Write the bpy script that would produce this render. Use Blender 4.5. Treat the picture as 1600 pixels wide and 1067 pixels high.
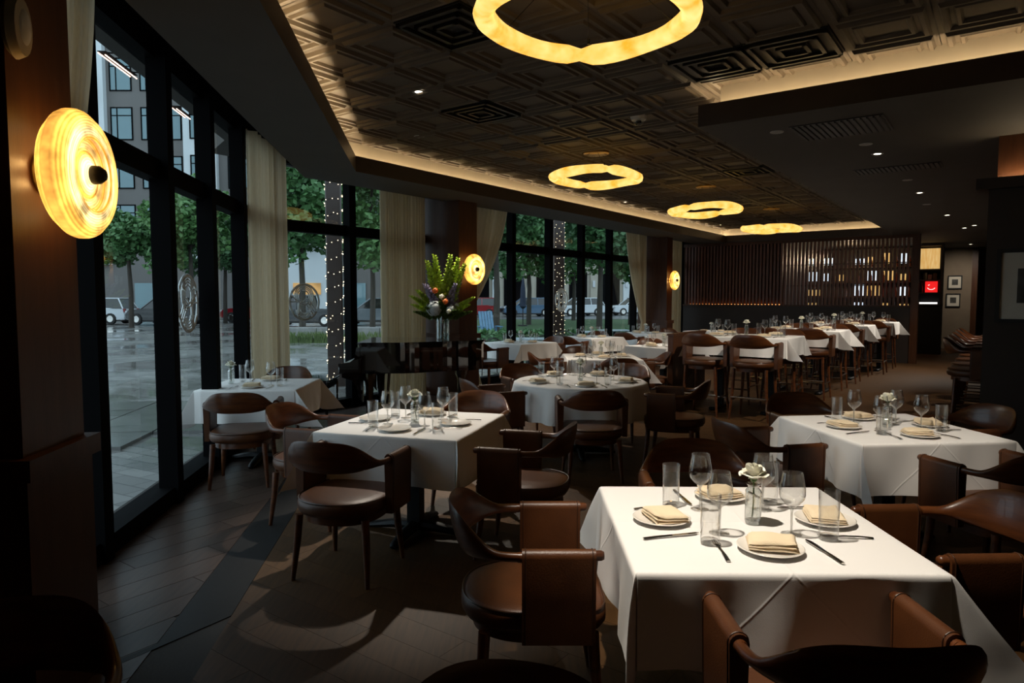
import bpy, bmesh, math, random
from mathutils import Vector, Matrix
from mathutils.geometry import tessellate_polygon
random.seed(7)
PI = math.pi
for o in list(bpy.data.objects): bpy.data.objects.remove(o)
scene = bpy.context.scene
COL = scene.collection
# ------------------------------------------------------------------ camera
FPX, HC, PITCH = 1067.0, 1.6, math.atan(68.5/1067.0)
cam = bpy.data.cameras.new('camera'); cam_o = bpy.data.objects.new('camera', cam); COL.objects.link(cam_o)
cam.sensor_width = 36.0; cam.sensor_fit = 'HORIZONTAL'; cam.lens = 36.0*FPX/1600.0
cam.clip_start = .05; cam.clip_end = 400
cam_o.location = (0, 0, HC); cam_o.rotation_euler = (PI/2-PITCH, 0, 0)
scene.camera = cam_o
# ------------------------------------------------------------------ world, exposure
w = bpy.data.worlds.new('dusk_sky'); scene.world = w; w.use_nodes = True
bg = w.node_tree.nodes['Background']; bg.inputs[0].default_value = (.50, .64, .74, 1); bg.inputs[1].default_value = 2.5
vs = scene.view_settings; vs.view_transform = 'Standard'; vs.look = 'None'; vs.exposure = 0.0; vs.gamma = 1.0; vs.use_curve_mapping = False

# ------------------------------------------------------------------ geometry helpers
def px(x, y, z):                     # photo pixel -> point at height z
    fy, fz = math.cos(PITCH), -math.sin(PITCH); uy, uz = math.sin(PITCH), math.cos(PITCH)
    a, b = (x-800)/FPX, (533.5-y)/FPX
    r = Vector((a, fy+b*uy, fz+b*uz)); t = (z-HC)/r.z
    return Vector((0, 0, HC))+r*t
A36 = math.radians(36)
C0 = Vector((-3.19, 8.97)); U = Vector((math.sin(A36), math.cos(A36))); NB = Vector((math.cos(A36), -math.sin(A36)))
AA = math.radians(7.15)
UA = Vector((math.sin(AA), -math.cos(AA)))      # along the left window wall, towards the camera
NA = Vector((math.cos(AA), math.sin(AA)))       # its inward normal
def st(s, t, z=None):
    p = C0+U*s+NB*t
    return p if z is None else Vector((p.x, p.y, z))
def al(a, n, z=None):
    p = C0+UA*a+NA*n
    return p if z is None else Vector((p.x, p.y, z))
RZ_B = -A36                # rotation of a thing whose local +Y runs along U

class MB:
    def __init__(self): self.v = []; self.f = []
    def add(self, vs, fs):
        n = len(self.v); self.v += [tuple(p) for p in vs]; self.f += [tuple(i+n for i in f) for f in fs]; return self
    def box(self, x0, x1, y0, y1, z0, z1):
        return self.add([(x, y, z) for z in (z0, z1) for y in (y0, y1) for x in (x0, x1)],
                        [(0,2,3,1),(4,5,7,6),(0,1,5,4),(2,6,7,3),(0,4,6,2),(1,3,7,5)])
    def obox(self, o, ux, uy, x0, x1, y0, y1, z0, z1):
        m = MB().box(x0, x1, y0, y1, z0, z1)
        return self.add([(o.x+ux.x*x+uy.x*y, o.y+ux.y*x+uy.y*y, z) for x, y, z in m.v], m.f)
    def cbox(self, x0, x1, y0, y1, z0, z1, c=.01, seg=2):
        bm = bmesh.new(); bmesh.ops.create_cube(bm, size=1)
        for q in bm.verts: q.co = Vector((x0 if q.co.x < 0 else x1, y0 if q.co.y < 0 else y1, z0 if q.co.z < 0 else z1))
        bmesh.ops.bevel(bm, geom=bm.edges[:], offset=c, segments=seg, affect='EDGES', profile=.5)
        return self.bm(bm)
    def bm(self, bm):
        bm.verts.index_update(); self.add([q.co for q in bm.verts], [[q.index for q in f.verts] for f in bm.faces]); bm.free(); return self
    def tube(self, path, rad, n=8, cap=True, sec=None, up=None):
        P = [Vector(p) for p in path]; N = len(P)
        if not hasattr(rad, '__len__'): rad = [rad]*N
        rings = []
        for i, p in enumerate(P):
            d = (P[min(i+1, N-1)]-P[max(i-1, 0)]).normalized()
            ref = Vector(up) if up else (Vector((0, 0, 1)) if abs(d.z) < .9 else Vector((1, 0, 0)))
            sx = d.cross(ref).normalized(); sy = sx.cross(d).normalized()
            rings.append([p+(sx*math.cos(2*PI*k/n)*(sec[i][0] if sec else rad[i])+sy*math.sin(2*PI*k/n)*(sec[i][1] if sec else rad[i])) for k in range(n)])
        vs = [q for r in rings for q in r]
        fs = [(i*n+k, i*n+(k+1) % n, (i+1)*n+(k+1) % n, (i+1)*n+k) for i in range(N-1) for k in range(n)]
        if cap: fs += [tuple(range(n))[::-1], tuple((N-1)*n+k for k in range(n))]
        return self.add(vs, fs)
    def lathe(self, prof, n=24, o=(0, 0, 0), cap0=False, cap1=False):
        vs = [(o[0]+r*math.cos(2*PI*k/n), o[1]+r*math.sin(2*PI*k/n), o[2]+z) for r, z in prof for k in range(n)]
        fs = [(i*n+k, i*n+(k+1) % n, (i+1)*n+(k+1) % n, (i+1)*n+k) for i in range(len(prof)-1) for k in range(n)]
        if cap0: fs.append(tuple(range(n))[::-1])
        if cap1: fs.append(tuple((len(prof)-1)*n+k for k in range(n)))
        return self.add(vs, fs)
    def prism(self, poly, z0, z1):
        n = len(poly)
        return self.add([(p[0], p[1], z0) for p in poly]+[(p[0], p[1], z1) for p in poly],
                        [tuple(range(n))[::-1], tuple(range(n, 2*n))]+[(i, (i+1) % n, n+(i+1) % n, n+i) for i in range(n)])
    def grid(self, fn, nu, nv, closed=False):
        vs = [fn(i/(nu-1) if not closed else i/nu, j/(nv-1)) for j in range(nv) for i in range(nu)]
        m = nu if closed else nu-1
        return self.add(vs, [(j*nu+i, j*nu+(i+1) % nu, (j+1)*nu+(i+1) % nu, (j+1)*nu+i) for j in range(nv-1) for i in range(m)])
    def xf(self, M):
        self.v = [tuple(M @ Vector(p)) for p in self.v]; return self
    def mesh(self, name, mat, smooth=None, ang=40):
        me = bpy.data.meshes.new(name); me.from_pydata(self.v, [], self.f); me.materials.append(mat)
        bm = bmesh.new(); bm.from_mesh(me); bmesh.ops.recalc_face_normals(bm, faces=bm.faces)
        if smooth is not False:
            for f in bm.faces: f.smooth = True
            lim = math.radians(ang)
            for e in bm.edges:
                if len(e.link_faces) == 2 and e.calc_face_angle(0) > lim: e.smooth = False
        bm.to_mesh(me); bm.free(); return me
    def build(self, name, mat, parent=None, smooth=None, loc=None, rz=0, ang=40):
        o = bpy.data.objects.new(name, self.mesh(name, mat, smooth, ang)); COL.objects.link(o)
        if parent is not None: o.parent = parent
        if loc is not None: o.location = loc
        if rz: o.rotation_euler[2] = rz
        return o
def tag(o, label, cat, group=None, kind=None):
    if label: o['label'] = label
    if cat: o['category'] = cat
    if group: o['group'] = group
    if kind: o['kind'] = kind
    return o
def empty(name, loc=(0, 0, 0), rz=0):
    o = bpy.data.objects.new(name, None); COL.objects.link(o); o.location = loc; o.rotation_euler[2] = rz; o.empty_display_size = .1
    return o
def struct(o, label=None, cat=None):
    o['kind'] = 'structure'
    if label: o['label'] = label
    if cat: o['category'] = cat
    return o
KIDS = {}
def copy_tree(o, parent=None, depth=0):
    c = o.copy(); COL.objects.link(c); c.parent = parent
    if parent is None:
        for k in ('group',):
            pass
    if o.name not in KIDS: KIDS[o.name] = list(o.children)
    for ch in KIDS[o.name]: copy_tree(ch, c)
    return c
def place(proto, used, loc, rz, label, cat=None, group=None, scale=None):
    """first use moves the prototype itself, later uses copy it"""
    if proto.name not in used:
        used[proto.name] = 1; KIDS[proto.name] = list(proto.children); o = proto
    else: o = copy_tree(proto)
    o.location = loc; o.rotation_euler = (0, 0, rz)
    if scale: o.scale = scale
    tag(o, label, cat, group)
    return o
USED = {}

# ------------------------------------------------------------------ materials
def mat(name, col, rough=.5, metal=0., vary=None, vscale=8., stretch=None, bump=0., bscale=60., spec=.5, coat=0., emit=None, estr=0., sheen=0., co='Object'):
    m = bpy.data.materials.new(name); m.use_nodes = True; nt = m.node_tree; N = nt.nodes; L = nt.links
    b = N['Principled BSDF']
    b.inputs['Base Color'].default_value = (*col, 1); b.inputs['Roughness'].default_value = rough
    b.inputs['Metallic'].default_value = metal; b.inputs['Specular IOR Level'].default_value = spec
    b.inputs['Coat Weight'].default_value = coat; b.inputs['Sheen Weight'].default_value = sheen
    if emit: b.inputs['Emission Color'].default_value = (*emit, 1); b.inputs['Emission Strength'].default_value = estr
    if vary or bump:
        tc = N.new('ShaderNodeTexCoord'); mp = N.new('ShaderNodeMapping'); L.new(tc.outputs[co], mp.inputs[0])
        if stretch: mp.inputs['Scale'].default_value = stretch
    if vary:
        nz = N.new('ShaderNodeTexNoise'); nz.inputs['Scale'].default_value = vscale; nz.inputs['Detail'].default_value = 5
        L.new(mp.outputs[0], nz.inputs['Vector'])
        rp = N.new('ShaderNodeValToRGB'); rp.color_ramp.elements[0].position = .3; rp.color_ramp.elements[1].position = .72
        rp.color_ramp.elements[0].color = (*col, 1); rp.color_ramp.elements[1].color = (*vary, 1)
        L.new(nz.outputs[0], rp.inputs[0]); L.new(rp.outputs[0], b.inputs['Base Color'])
    if bump:
        nb = N.new('ShaderNodeTexNoise'); nb.inputs['Scale'].default_value = bscale; nb.inputs['Detail'].default_value = 4
        L.new(mp.outputs[0], nb.inputs['Vector'])
        bp = N.new('ShaderNodeBump'); bp.inputs['Strength'].default_value = bump; bp.inputs['Distance'].default_value = .01
        L.new(nb.outputs[0], bp.inputs['Height']); L.new(bp.outputs[0], b.inputs['Normal'])
    return m
def thin_glass(name, tint=(.97, .98, .98), base=.04, gain=.8, power=4., rough=.01, gcol=(1, 1, 1)):
    m = bpy.data.materials.new(name); m.use_nodes = True; nt = m.node_tree; N = nt.nodes; L = nt.links; N.clear()
    out = N.new('ShaderNodeOutputMaterial'); mx = N.new('ShaderNodeMixShader'); tr = N.new('ShaderNodeBsdfTransparent'); gl = N.new('ShaderNodeBsdfGlossy')
    tr.inputs[0].default_value = (*tint, 1); gl.inputs['Roughness'].default_value = rough; gl.inputs[0].default_value = (*gcol, 1)
    lw = N.new('ShaderNodeLayerWeight'); lw.inputs[0].default_value = .5
    pw = N.new('ShaderNodeMath'); pw.operation = 'POWER'; pw.inputs[1].default_value = power
    ml = N.new('ShaderNodeMath'); ml.operation = 'MULTIPLY_ADD'; ml.inputs[1].default_value = gain; ml.inputs[2].default_value = base
    L.new(lw.outputs['Facing'], pw.inputs[0]); L.new(pw.outputs[0], ml.inputs[0]); L.new(ml.outputs[0], mx.inputs[0])
    L.new(tr.outputs[0], mx.inputs[1]); L.new(gl.outputs[0], mx.inputs[2]); L.new(mx.outputs[0], out.inputs[0])
    return m
def emis(name, c0, c1, strength, scale=9., stretch=None):
    m = bpy.data.materials.new(name); m.use_nodes = True; nt = m.node_tree; N = nt.nodes; L = nt.links
    b = N['Principled BSDF']; b.inputs['Roughness'].default_value = .25; b.inputs['Base Color'].default_value = (*[c*.5 for c in c1], 1)
    tc = N.new('ShaderNodeTexCoord'); mp = N.new('ShaderNodeMapping'); nz = N.new('ShaderNodeTexNoise'); rp = N.new('ShaderNodeValToRGB')
    if stretch: mp.inputs['Scale'].default_value = stretch
    nz.inputs['Scale'].default_value = scale; nz.inputs['Detail'].default_value = 4
    rp.color_ramp.elements[0].position = .3; rp.color_ramp.elements[1].position = .68
    rp.color_ramp.elements[0].color = (*c0, 1); rp.color_ramp.elements[1].color = (*c1, 1)
    L.new(tc.outputs['Object'], mp.inputs[0]); L.new(mp.outputs[0], nz.inputs['Vector']); L.new(nz.outputs[0], rp.inputs[0]); L.new(rp.outputs[0], b.inputs['Emission Color'])
    b.inputs['Emission Strength'].default_value = strength
    return m
def fabric(name, col, trans=.35):
    m = bpy.data.materials.new(name); m.use_nodes = True; nt = m.node_tree; N = nt.nodes; L = nt.links; N.clear()
    out = N.new('ShaderNodeOutputMaterial'); mx = N.new('ShaderNodeMixShader'); d = N.new('ShaderNodeBsdfDiffuse'); t = N.new('ShaderNodeBsdfTranslucent')
    tc = N.new('ShaderNodeTexCoord'); mp = N.new('ShaderNodeMapping'); mp.inputs['Scale'].default_value = (1, 1, .15)
    nz = N.new('ShaderNodeTexNoise'); nz.inputs['Scale'].default_value = 120; rp = N.new('ShaderNodeValToRGB')
    rp.color_ramp.elements[0].color = (*[c*.82 for c in col], 1); rp.color_ramp.elements[1].color = (*col, 1)
    L.new(tc.outputs['Object'], mp.inputs[0]); L.new(mp.outputs[0], nz.inputs['Vector']); L.new(nz.outputs[0], rp.inputs[0])
    L.new(rp.outputs[0], d.inputs[0]); L.new(rp.outputs[0], t.inputs[0]); mx.inputs[0].default_value = trans
    L.new(d.outputs[0], mx.inputs[1]); L.new(t.outputs[0], mx.inputs[2]); L.new(mx.outputs[0], out.inputs[0])
    return m
M = {}
M['wood'] = mat('walnut_wood', (.125, .038, .010), .34, vary=(.055, .015, .004), vscale=7, stretch=(1, 1, 6), bump=.05, bscale=40, coat=.15)
M['leather'] = mat('brown_leather', (.088, .029, .0085), .40, vary=(.062, .020, .006), vscale=10, bump=.12, bscale=220, spec=.38)
M['piping'] = mat('dark_leather_piping', (.045, .017, .007), .4, bump=.1, bscale=200)
M['chrome'] = mat('brushed_steel', (.62, .60, .57), .22, 1., bump=.02, bscale=150)
M['steel'] = mat('polished_cutlery_steel', (.60, .58, .55), .16, 1., bump=.01, bscale=200)
M['black_metal'] = mat('black_metal', (.012, .012, .013), .45, .6, bump=.08, bscale=120)
M['plate'] = mat('white_porcelain', (.80, .76, .70), .22, coat=.3, vary=(.77, .73, .67), vscale=4)
M['napkin'] = mat('cream_napkin', (.80, .66, .46), .85, bump=.35, bscale=300, vary=(.74, .60, .41), vscale=12)
M['glass'] = thin_glass('clear_drinking_glass', (.97, .97, .965), .05, .9, 2.6)
M['stemglass'] = thin_glass('glass_stem', (.80, .80, .78), .22, .75, 1.4, .05)
M['vase_glass'] = thin_glass('cut_glass_vase', (.86, .88, .86), .22, .7, 1.6, .08)
M['petal'] = mat('ivory_petal', (.88, .86, .76), .6, vary=(.82, .80, .64), vscale=20, sheen=.2)
M['stem'] = mat('green_stem', (.07, .15, .03), .5, vary=(.05, .10, .02), vscale=30)
M['pane'] = thin_glass('window_glass', (.90, .93, .92), .05, .75, 4.5)
M['frame'] = mat('dark_window_frame', (.004, .004, .0045), .65, 0., spec=.03, bump=.03, bscale=60)
M['soffit'] = mat('charcoal_painted_plaster', (.075, .066, .056), .75, bump=.15, bscale=180, vary=(.064, .057, .048), vscale=3)
M['fascia'] = mat('espresso_fascia', (.035, .020, .014), .4, vary=(.028, .015, .010), vscale=5)
M['tile'] = mat('bronze_ceiling_tile', (.095, .073, .050), .58, .0, vary=(.078, .060, .042), vscale=5, bump=.05, bscale=90, spec=.3)
M['cove'] = mat('cove_plaster', (.36, .31, .23), .7, vary=(.33, .28, .21), vscale=4)
M['wallwood'] = mat('stained_wood_panel', (.085, .032, .013), .42, vary=(.055, .019, .008), vscale=4, stretch=(5, 5, .6), bump=.06, bscale=60, spec=.3)
M['darkwall'] = mat('dark_brown_wall', (.030, .018, .012), .6, vary=(.024, .014, .010), vscale=4, bump=.1, bscale=90)
M['beige'] = mat('taupe_wall', (.20, .15, .10), .7, vary=(.17, .125, .085), vscale=3, bump=.1, bscale=80)
M['curtain'] = fabric('cream_curtain', (.78, .66, .46), .38)
M['piano'] = mat('black_piano_lacquer', (.006, .006, .007), .06, coat=1., vary=(.008, .007, .007), vscale=3)
M['whitekey'] = mat('ivory_piano_key', (.7, .68, .62), .3, vary=(.66, .64, .58), vscale=10)
M['brass'] = mat('aged_brass', (.45, .28, .09), .3, 1., bump=.03, bscale=90)
M['ring'] = emis('lit_alabaster', (.95, .40, .025), (1., .74, .24), 1.25, 8.)
M['disc'] = emis('lit_ribbed_glass', (1., .46, .07), (1., .74, .30), 2.3, 16.)
M['led'] = emis('warm_led_strip', (1., .76, .46), (1., .79, .50), 62., 2.)
M['lens'] = emis('lit_downlight_lens', (1., .86, .66), (1., .9, .72), 9., 3.)
M['lens_off'] = mat('white_fixture', (.45, .44, .42), .5, vary=(.42, .41, .39), vscale=8)
M['black'] = mat('matte_black', (.008, .008, .008), .6, bump=.05, bscale=70)
M['floorbase'] = mat('dark_floor_grout', (.020, .015, .012), .7, bump=.1, bscale=60)
scene.cycles.use_denoising = True
scene.cycles.sample_clamp_indirect = 4.0
scene.cycles.max_bounces = 10; scene.cycles.transparent_max_bounces = 24

def plank_mat(name, c0, c1, rough, obj_axis):
    m = bpy.data.materials.new(name); m.use_nodes = True; nt = m.node_tree; N = nt.nodes; L = nt.links
    b = N['Principled BSDF']; b.inputs['Roughness'].default_value = rough; b.inputs['Specular IOR Level'].default_value = .3
    tc = N.new('ShaderNodeTexCoord'); mp = N.new('ShaderNodeMapping'); mp.inputs['Scale'].default_value = (14, 1.2, 1); mp.inputs['Rotation'].default_value = (0, 0, obj_axis)
    oi = N.new('ShaderNodeObjectInfo'); nz = N.new('ShaderNodeTexNoise'); nz.inputs['Scale'].default_value = 3; nz.inputs['Detail'].default_value = 7
    rp = N.new('ShaderNodeValToRGB'); rp.color_ramp.elements[0].position = .32; rp.color_ramp.elements[1].position = .7
    rp.color_ramp.elements[0].color = (*c0, 1); rp.color_ramp.elements[1].color = (*c1, 1)
    hs = N.new('ShaderNodeHueSaturation'); mr = N.new('ShaderNodeMapRange'); mr.inputs['To Min'].default_value = .78; mr.inputs['To Max'].default_value = 1.25
    L.new(tc.outputs['Object'], mp.inputs[0]); L.new(mp.outputs[0], nz.inputs['Vector']); L.new(nz.outputs[0], rp.inputs[0])
    L.new(oi.outputs['Random'], mr.inputs[0]); L.new(mr.outputs[0], hs.inputs['Value']); L.new(rp.outputs[0], hs.inputs['Color']); L.new(hs.outputs[0], b.inputs['Base Color'])
    bp = N.new('ShaderNodeBump'); bp.inputs['Strength'].default_value = .12; bp.inputs['Distance'].default_value = .004
    L.new(nz.outputs[0], bp.inputs['Height']); L.new(bp.outputs[0], b.inputs['Normal'])
    return m
M['plank_l'] = plank_mat('wet_look_wood_tile', (.085, .055, .042), (.055, .037, .030), .30, A36)
M['plank_m'] = plank_mat('brown_oak_plank', (.078, .036, .011), (.046, .021, .0065), .5, A36-PI/2)
M['border'] = mat('charcoal_border_tile', (.013, .012, .012), .5, spec=.25, vary=(.010, .009, .009), vscale=4, stretch=(6, 6, 1), bump=.06, bscale=50)

# ================================================================== THE SETTING
ZS, ZL, ZT = 3.13, 3.32, 3.50            # soffit, cove lip, tile ceiling
room = [al(0, 0), st(13.8, 0), st(22, 0), st(22, 10.6), st(-8.5, 10.6), al(12.2, 0)]
TR = [Vector((-1.9, 8.42)), st(13.62, 1.42), st(13.62, 5.53), st(.66, 5.53), st(.66, 10.0), st(-7.5, 10.0), Vector((-.72, -1.05))]
def offset_poly(P, d):                   # outwards for a clockwise polygon
    R = []; n = len(P)
    for i in range(n):
        a, b, c = P[i-1], P[i], P[(i+1) % n]
        d1, d2 = (b-a).normalized(), (c-b).normalized()
        n1, n2 = Vector((-d1.y, d1.x)), Vector((-d2.y, d2.x))
        k = (n1+n2); k = k/ (k.dot(n1)); R.append(b+k*d)
    return R
TRO = offset_poly(TR, .15); TRL = offset_poly(TR, .02)
def poly_hole(outer, inner, z):
    tri = tessellate_polygon([[Vector((p.x, p.y, 0)) for p in outer], [Vector((p.x, p.y, 0)) for p in inner]])
    al_ = list(outer)+list(inner)
    return MB().add([(p.x, p.y, z) for p in al_], [tuple(t) for t in tri])
def rim(P, Q, z0, z1):                   # vertical/sloped band between two closed loops
    n = len(P); return MB().add([(p.x, p.y, z0) for p in P]+[(q.x, q.y, z1) for q in Q], [(i, (i+1) % n, n+(i+1) % n, n+i) for i in range(n)])
ceil_out = offset_poly([room[0], room[2], room[3], room[4], room[5]], .3)
k0 = (NA+NB); k0 = k0/k0.dot(NA); SL = .52          # the soffit stops short of the glass and leaves a curtain pocket
sof_out = [C0+k0*SL, st(22.3, SL), st(22.3, 10.9), st(-8.8, 10.9), al(12.5, SL)]
ceiling = struct(poly_hole(sof_out, TR, ZS).build('ceiling', M['soffit'], smooth=False), 'charcoal plaster soffit and bronze tile ceiling of the dining room', 'ceiling')
fs = MB(); r = rim(TR, TR, ZS, ZL); fs.add(r.v, r.f); r = rim(TR, TRL, ZL, ZL); fs.add(r.v, r.f); r = rim(TRL, TRL, ZL, 3.20); fs.add(r.v, r.f)
fs.build('cove_fascia', M['fascia'], ceiling, smooth=False)
cv = MB(); r = rim(TRL, TRO, 3.20, 3.20); cv.add(r.v, r.f); r = rim(TRO, TRO, 3.20, ZT+.03); cv.add(r.v, r.f)
cv.build('cove_trough', M['cove'], ceiling, smooth=False)
up = MB().add([(p.x, p.y, ZT+.035) for p in TRO], [tuple(range(len(TRO)))]); up.build('upper_deck', M['soffit'], ceiling, smooth=False)
MB().add([(p.x, p.y, z) for z in (ZS, 3.63) for p in (sof_out[4], sof_out[0], sof_out[1])], [(0, 1, 4, 3), (1, 2, 5, 4)]).build('pocket_face', M['soffit'], ceiling, smooth=False)
MB().prism([tuple(p) for p in ceil_out], 3.62, 3.72).build('roof_slab', M['soffit'], ceiling, smooth=False)
# LED strip lying in the trough
LA, LB = offset_poly(TR, .075), offset_poly(TR, .10)
rim(LA, LB, 3.215, 3.215).build('led_strip', M['led'], ceiling, smooth=False)
# tiles: a pressed panel with two raised beads
def tile_mesh():
    H = .61/2; m = MB(); prof = [(H-.003, -.004), (H-.035, -.004), (H-.05, .022), (H-.075, .022), (H-.09, -.002), (H-.115, -.002), (H-.13, .016), (H-.15, .016), (H-.165, -.006), (0.0, -.006)]
    vs = []
    for r, z in prof[:-1]: vs += [(-r, -r, -z), (r, -r, -z), (r, r, -z), (-r, r, -z)]
    fs = [(4*i+k, 4*i+(k+1) % 4, 4*i+4+(k+1) % 4, 4*i+4+k) for i in range(len(prof)-2) for k in range(4)]
    n = 4*(len(prof)-2); fs.append((n, n+1, n+2, n+3))
    return m.add(vs, fs).mesh('ceiling_tile', M['tile'], smooth=False)
def inside(p, P):
    c = False
    for i in range(len(P)):
        a, b = P[i-1], P[i]
        if (a.y > p.y) != (b.y > p.y) and p.x < (b.x-a.x)*(p.y-a.y)/(b.y-a.y)+a.x: c = not c
    return c
TM = tile_mesh(); cells = []
for i in range(-16, 24):
    for j in range(0, 17):
        s0, t0 = .66-.15+(i+.5)*.61, 1.27+(j+.5)*.61
        cs = [st(s0+a*.29, t0+b*.29) for a in (-1, 1) for b in (-1, 1)]
        if any(inside(c, TRO) for c in cs): cells.append((s0, t0))
GR = [(1048, 75), (1255, 45)]             # black grilles replace tiles
gcell = []
for g in [(1115, 92), (1250, 58), (786, 183), (770, 38), (1190, 263)]:
    p = px(g[0], g[1], ZT).to_2d(); gcell.append(min(cells, key=lambda c: (st(*c)-p).length))
cells = [c for c in cells if (st(*c).y > 1.6 or st(*c).x > .4)]
cells.sort(key=lambda c: st(*c).length)
rest = MB()
for k, c in enumerate(cells):
    if c in gcell: continue
    p = st(*c, ZT)
    if k < 300:
        o = bpy.data.objects.new('ceiling_tile', TM); COL.objects.link(o); o.parent = ceiling; o.location = p; o.rotation_euler[2] = RZ_B
    else: rest.obox(st(*c), U, NB, -.3, .3, -.3, .3, ZT, ZT+.01)
if rest.v:
    o = rest.build('ceiling_tile_field', M['tile'], ceiling, smooth=False); o['kind'] = 'stuff'
GLB = ['large black slotted air grille beside the right ceiling cove, nearer the front ring lamp', 'black slotted air grille set against the lit right ceiling cove edge',
       'square black air diffuser with nested frames in the tile ceiling', 'black air diffuser just left of the nearest ring chandelier', 'dark air diffuser in the ceiling right of the second ring chandelier']
def diffuser(c, lab):
    t = empty('air_diffuser', st(*c, ZT), RZ_B); tag(t, lab, 'air vent', 'ceiling air vents')
    MB().box(-.3, .3, -.3, .3, -.004, .02).build('backing', M['black'], t, smooth=False)
    for h in (.29, .2, .11):
        m = MB()
        for a in range(4):
            q = MB().box(-h, h, h-.03, h, -.03, .0); q.xf(Matrix.Rotation(a*PI/2, 4, 'Z')); m.add(q.v, q.f)
        m.build('louvre_frame', M['black_metal'], t, smooth=False)
for c, lab in zip(gcell, GLB): diffuser(c, lab)
def soffit_grille(x, y, w_, h_, lab):
    p = px(x, y, ZS); t = empty('air_grille', (p.x, p.y, ZS), RZ_B); tag(t, lab, 'air vent', 'soffit air grilles')
    MB().box(-w_/2, w_/2, -h_/2, h_/2, -.006, .0).build('frame', M['black_metal'], t, smooth=False)
    n = int(w_/.05)
    for i in range(n): MB().box(-w_/2+.02+i*.05, -w_/2+.032+i*.05, -h_/2+.02, h_/2-.02, -.016, -.006).build('slat', M['black'], t, smooth=False)
soffit_grille(1315, 200, .75, .65, 'square black return air grille in the smooth ceiling on the right')
soffit_grille(1402, 263, .9, .35, 'narrow dark air grille in the smooth ceiling near the lit downlight')

# ---- floor
floor = struct(MB().prism([tuple(p) for p in ceil_out], -.12, -.004).build('floor', M['floorbase'], smooth=False), 'dark wood plank floor of the dining room', 'floor')
def clip(poly, o, n):                    # keep the side where (p-o).n >= 0
    R = []
    for i in range(len(poly)):
        a, b = poly[i-1], poly[i]; da, db = (a-o).dot(n), (b-o).dot(n)
        if (da >= 0) != (db >= 0): R.append(a+(b-a)*(da/(da-db)))
        if db >= 0: R.append(b)
    return R
def planks(o, ux, uy, wd, ln, cuts, x0, x1, y0, y1, g=.0022):
    out = []; j = 0; y = y0
    while y < y1:
        x = x0+((j*.37) % 1.0)*ln-ln
        while x < x1:
            P = [o+ux*(x+g)+uy*(y+g), o+ux*(x+ln-g)+uy*(y+g), o+ux*(x+ln-g)+uy*(y+wd-g), o+ux*(x+g)+uy*(y+wd-g)]
            for (co, cn) in cuts:
                if P: P = clip(P, co, cn)
            if len(P) >= 3:
                ar = abs(sum(P[i-1].x*P[i].y-P[i].x*P[i-1].y for i in range(len(P))))/2
                if ar > .004: out.append(P)
            x += ln
        y += wd; j += 1
    return out
SO, SI = .80, 1.06                        # border strip offsets from the left window wall
zoneA = planks(C0, U, NB, .197, 1.22, [(al(0, .02), NA), (al(0, SO-.004), -NA), (C0, UA), (al(8.2, 0), -UA)], -9, 3, -1, 7)
zoneB = planks(C0, U, NB, .197, 1.22, [(st(0, .02), NB), (st(0, SO-.004), -NB), (al(0, 0), -UA), (st(13.6, 0), -U)], -1, 14, 0, 1.0)
def plank_obj(P, m, z=0.0):
    c = sum(P, Vector((0, 0)))/len(P)
    MB().prism([tuple(p-c) for p in P], -.006, 0).build('plank', m, floor, smooth=False, loc=(c.x, c.y, z))
zA = zoneA+zoneB; zA.sort(key=lambda P: P[0].length)
for P in zA[:130]: plank_obj(P, M['plank_l'])
m = MB()
for P in zA[130:]: m.prism([tuple(p) for p in P], -.006, 0)
if m.v: o = m.build('plank_field', M['plank_l'], floor, smooth=False); o['kind'] = 'stuff'
k1 = (NA+NB); k1 = k1/k1.dot(NA)          # mitred border following the two glass walls
e1 = al(6.05, SO); e2 = al(5.8, SI)
MB().prism([tuple(e1), tuple(C0+k1*SO), tuple(C0+k1*SI), tuple(e2)], -.006, .0005).build('border_strip', M['border'], floor, smooth=False)
MB().prism([tuple(C0+k1*SO), tuple(st(13.6, SO)), tuple(st(13.6, SI)), tuple(C0+k1*SI)], -.006, .0005).build('border_strip', M['border'], floor, smooth=False)
MB().prism([tuple(e1), tuple(e2), tuple(e2-U*2.2+NB*.1), tuple(e1-U*2.0)], -.006, .0008).build('border_strip', M['border'], floor, smooth=False)
main = planks(C0, NB, U, .185, 1.22, [(al(0, SI+.003), NA), (st(0, SI+.003), NB), (st(21.9, 0), -U), (st(0, 10.55), -NB), (st(-7.6, 0), U)], -1, 11, -8, 22, .0009)
main.sort(key=lambda P: P[0].length)
main = [P for P in main if max(p.y for p in P) > .6]
near = [P for P in main if P[0].y > 1.2][:170]; ids = {id(P) for P in near}
for P in near: plank_obj(P, M['plank_m'])
m = MB()
for P in main:
    if id(P) not in ids: m.prism([tuple(p) for p in P], -.006, 0)
o = m.build('plank_field', M['plank_m'], floor, smooth=False); o['kind'] = 'stuff'

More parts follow.
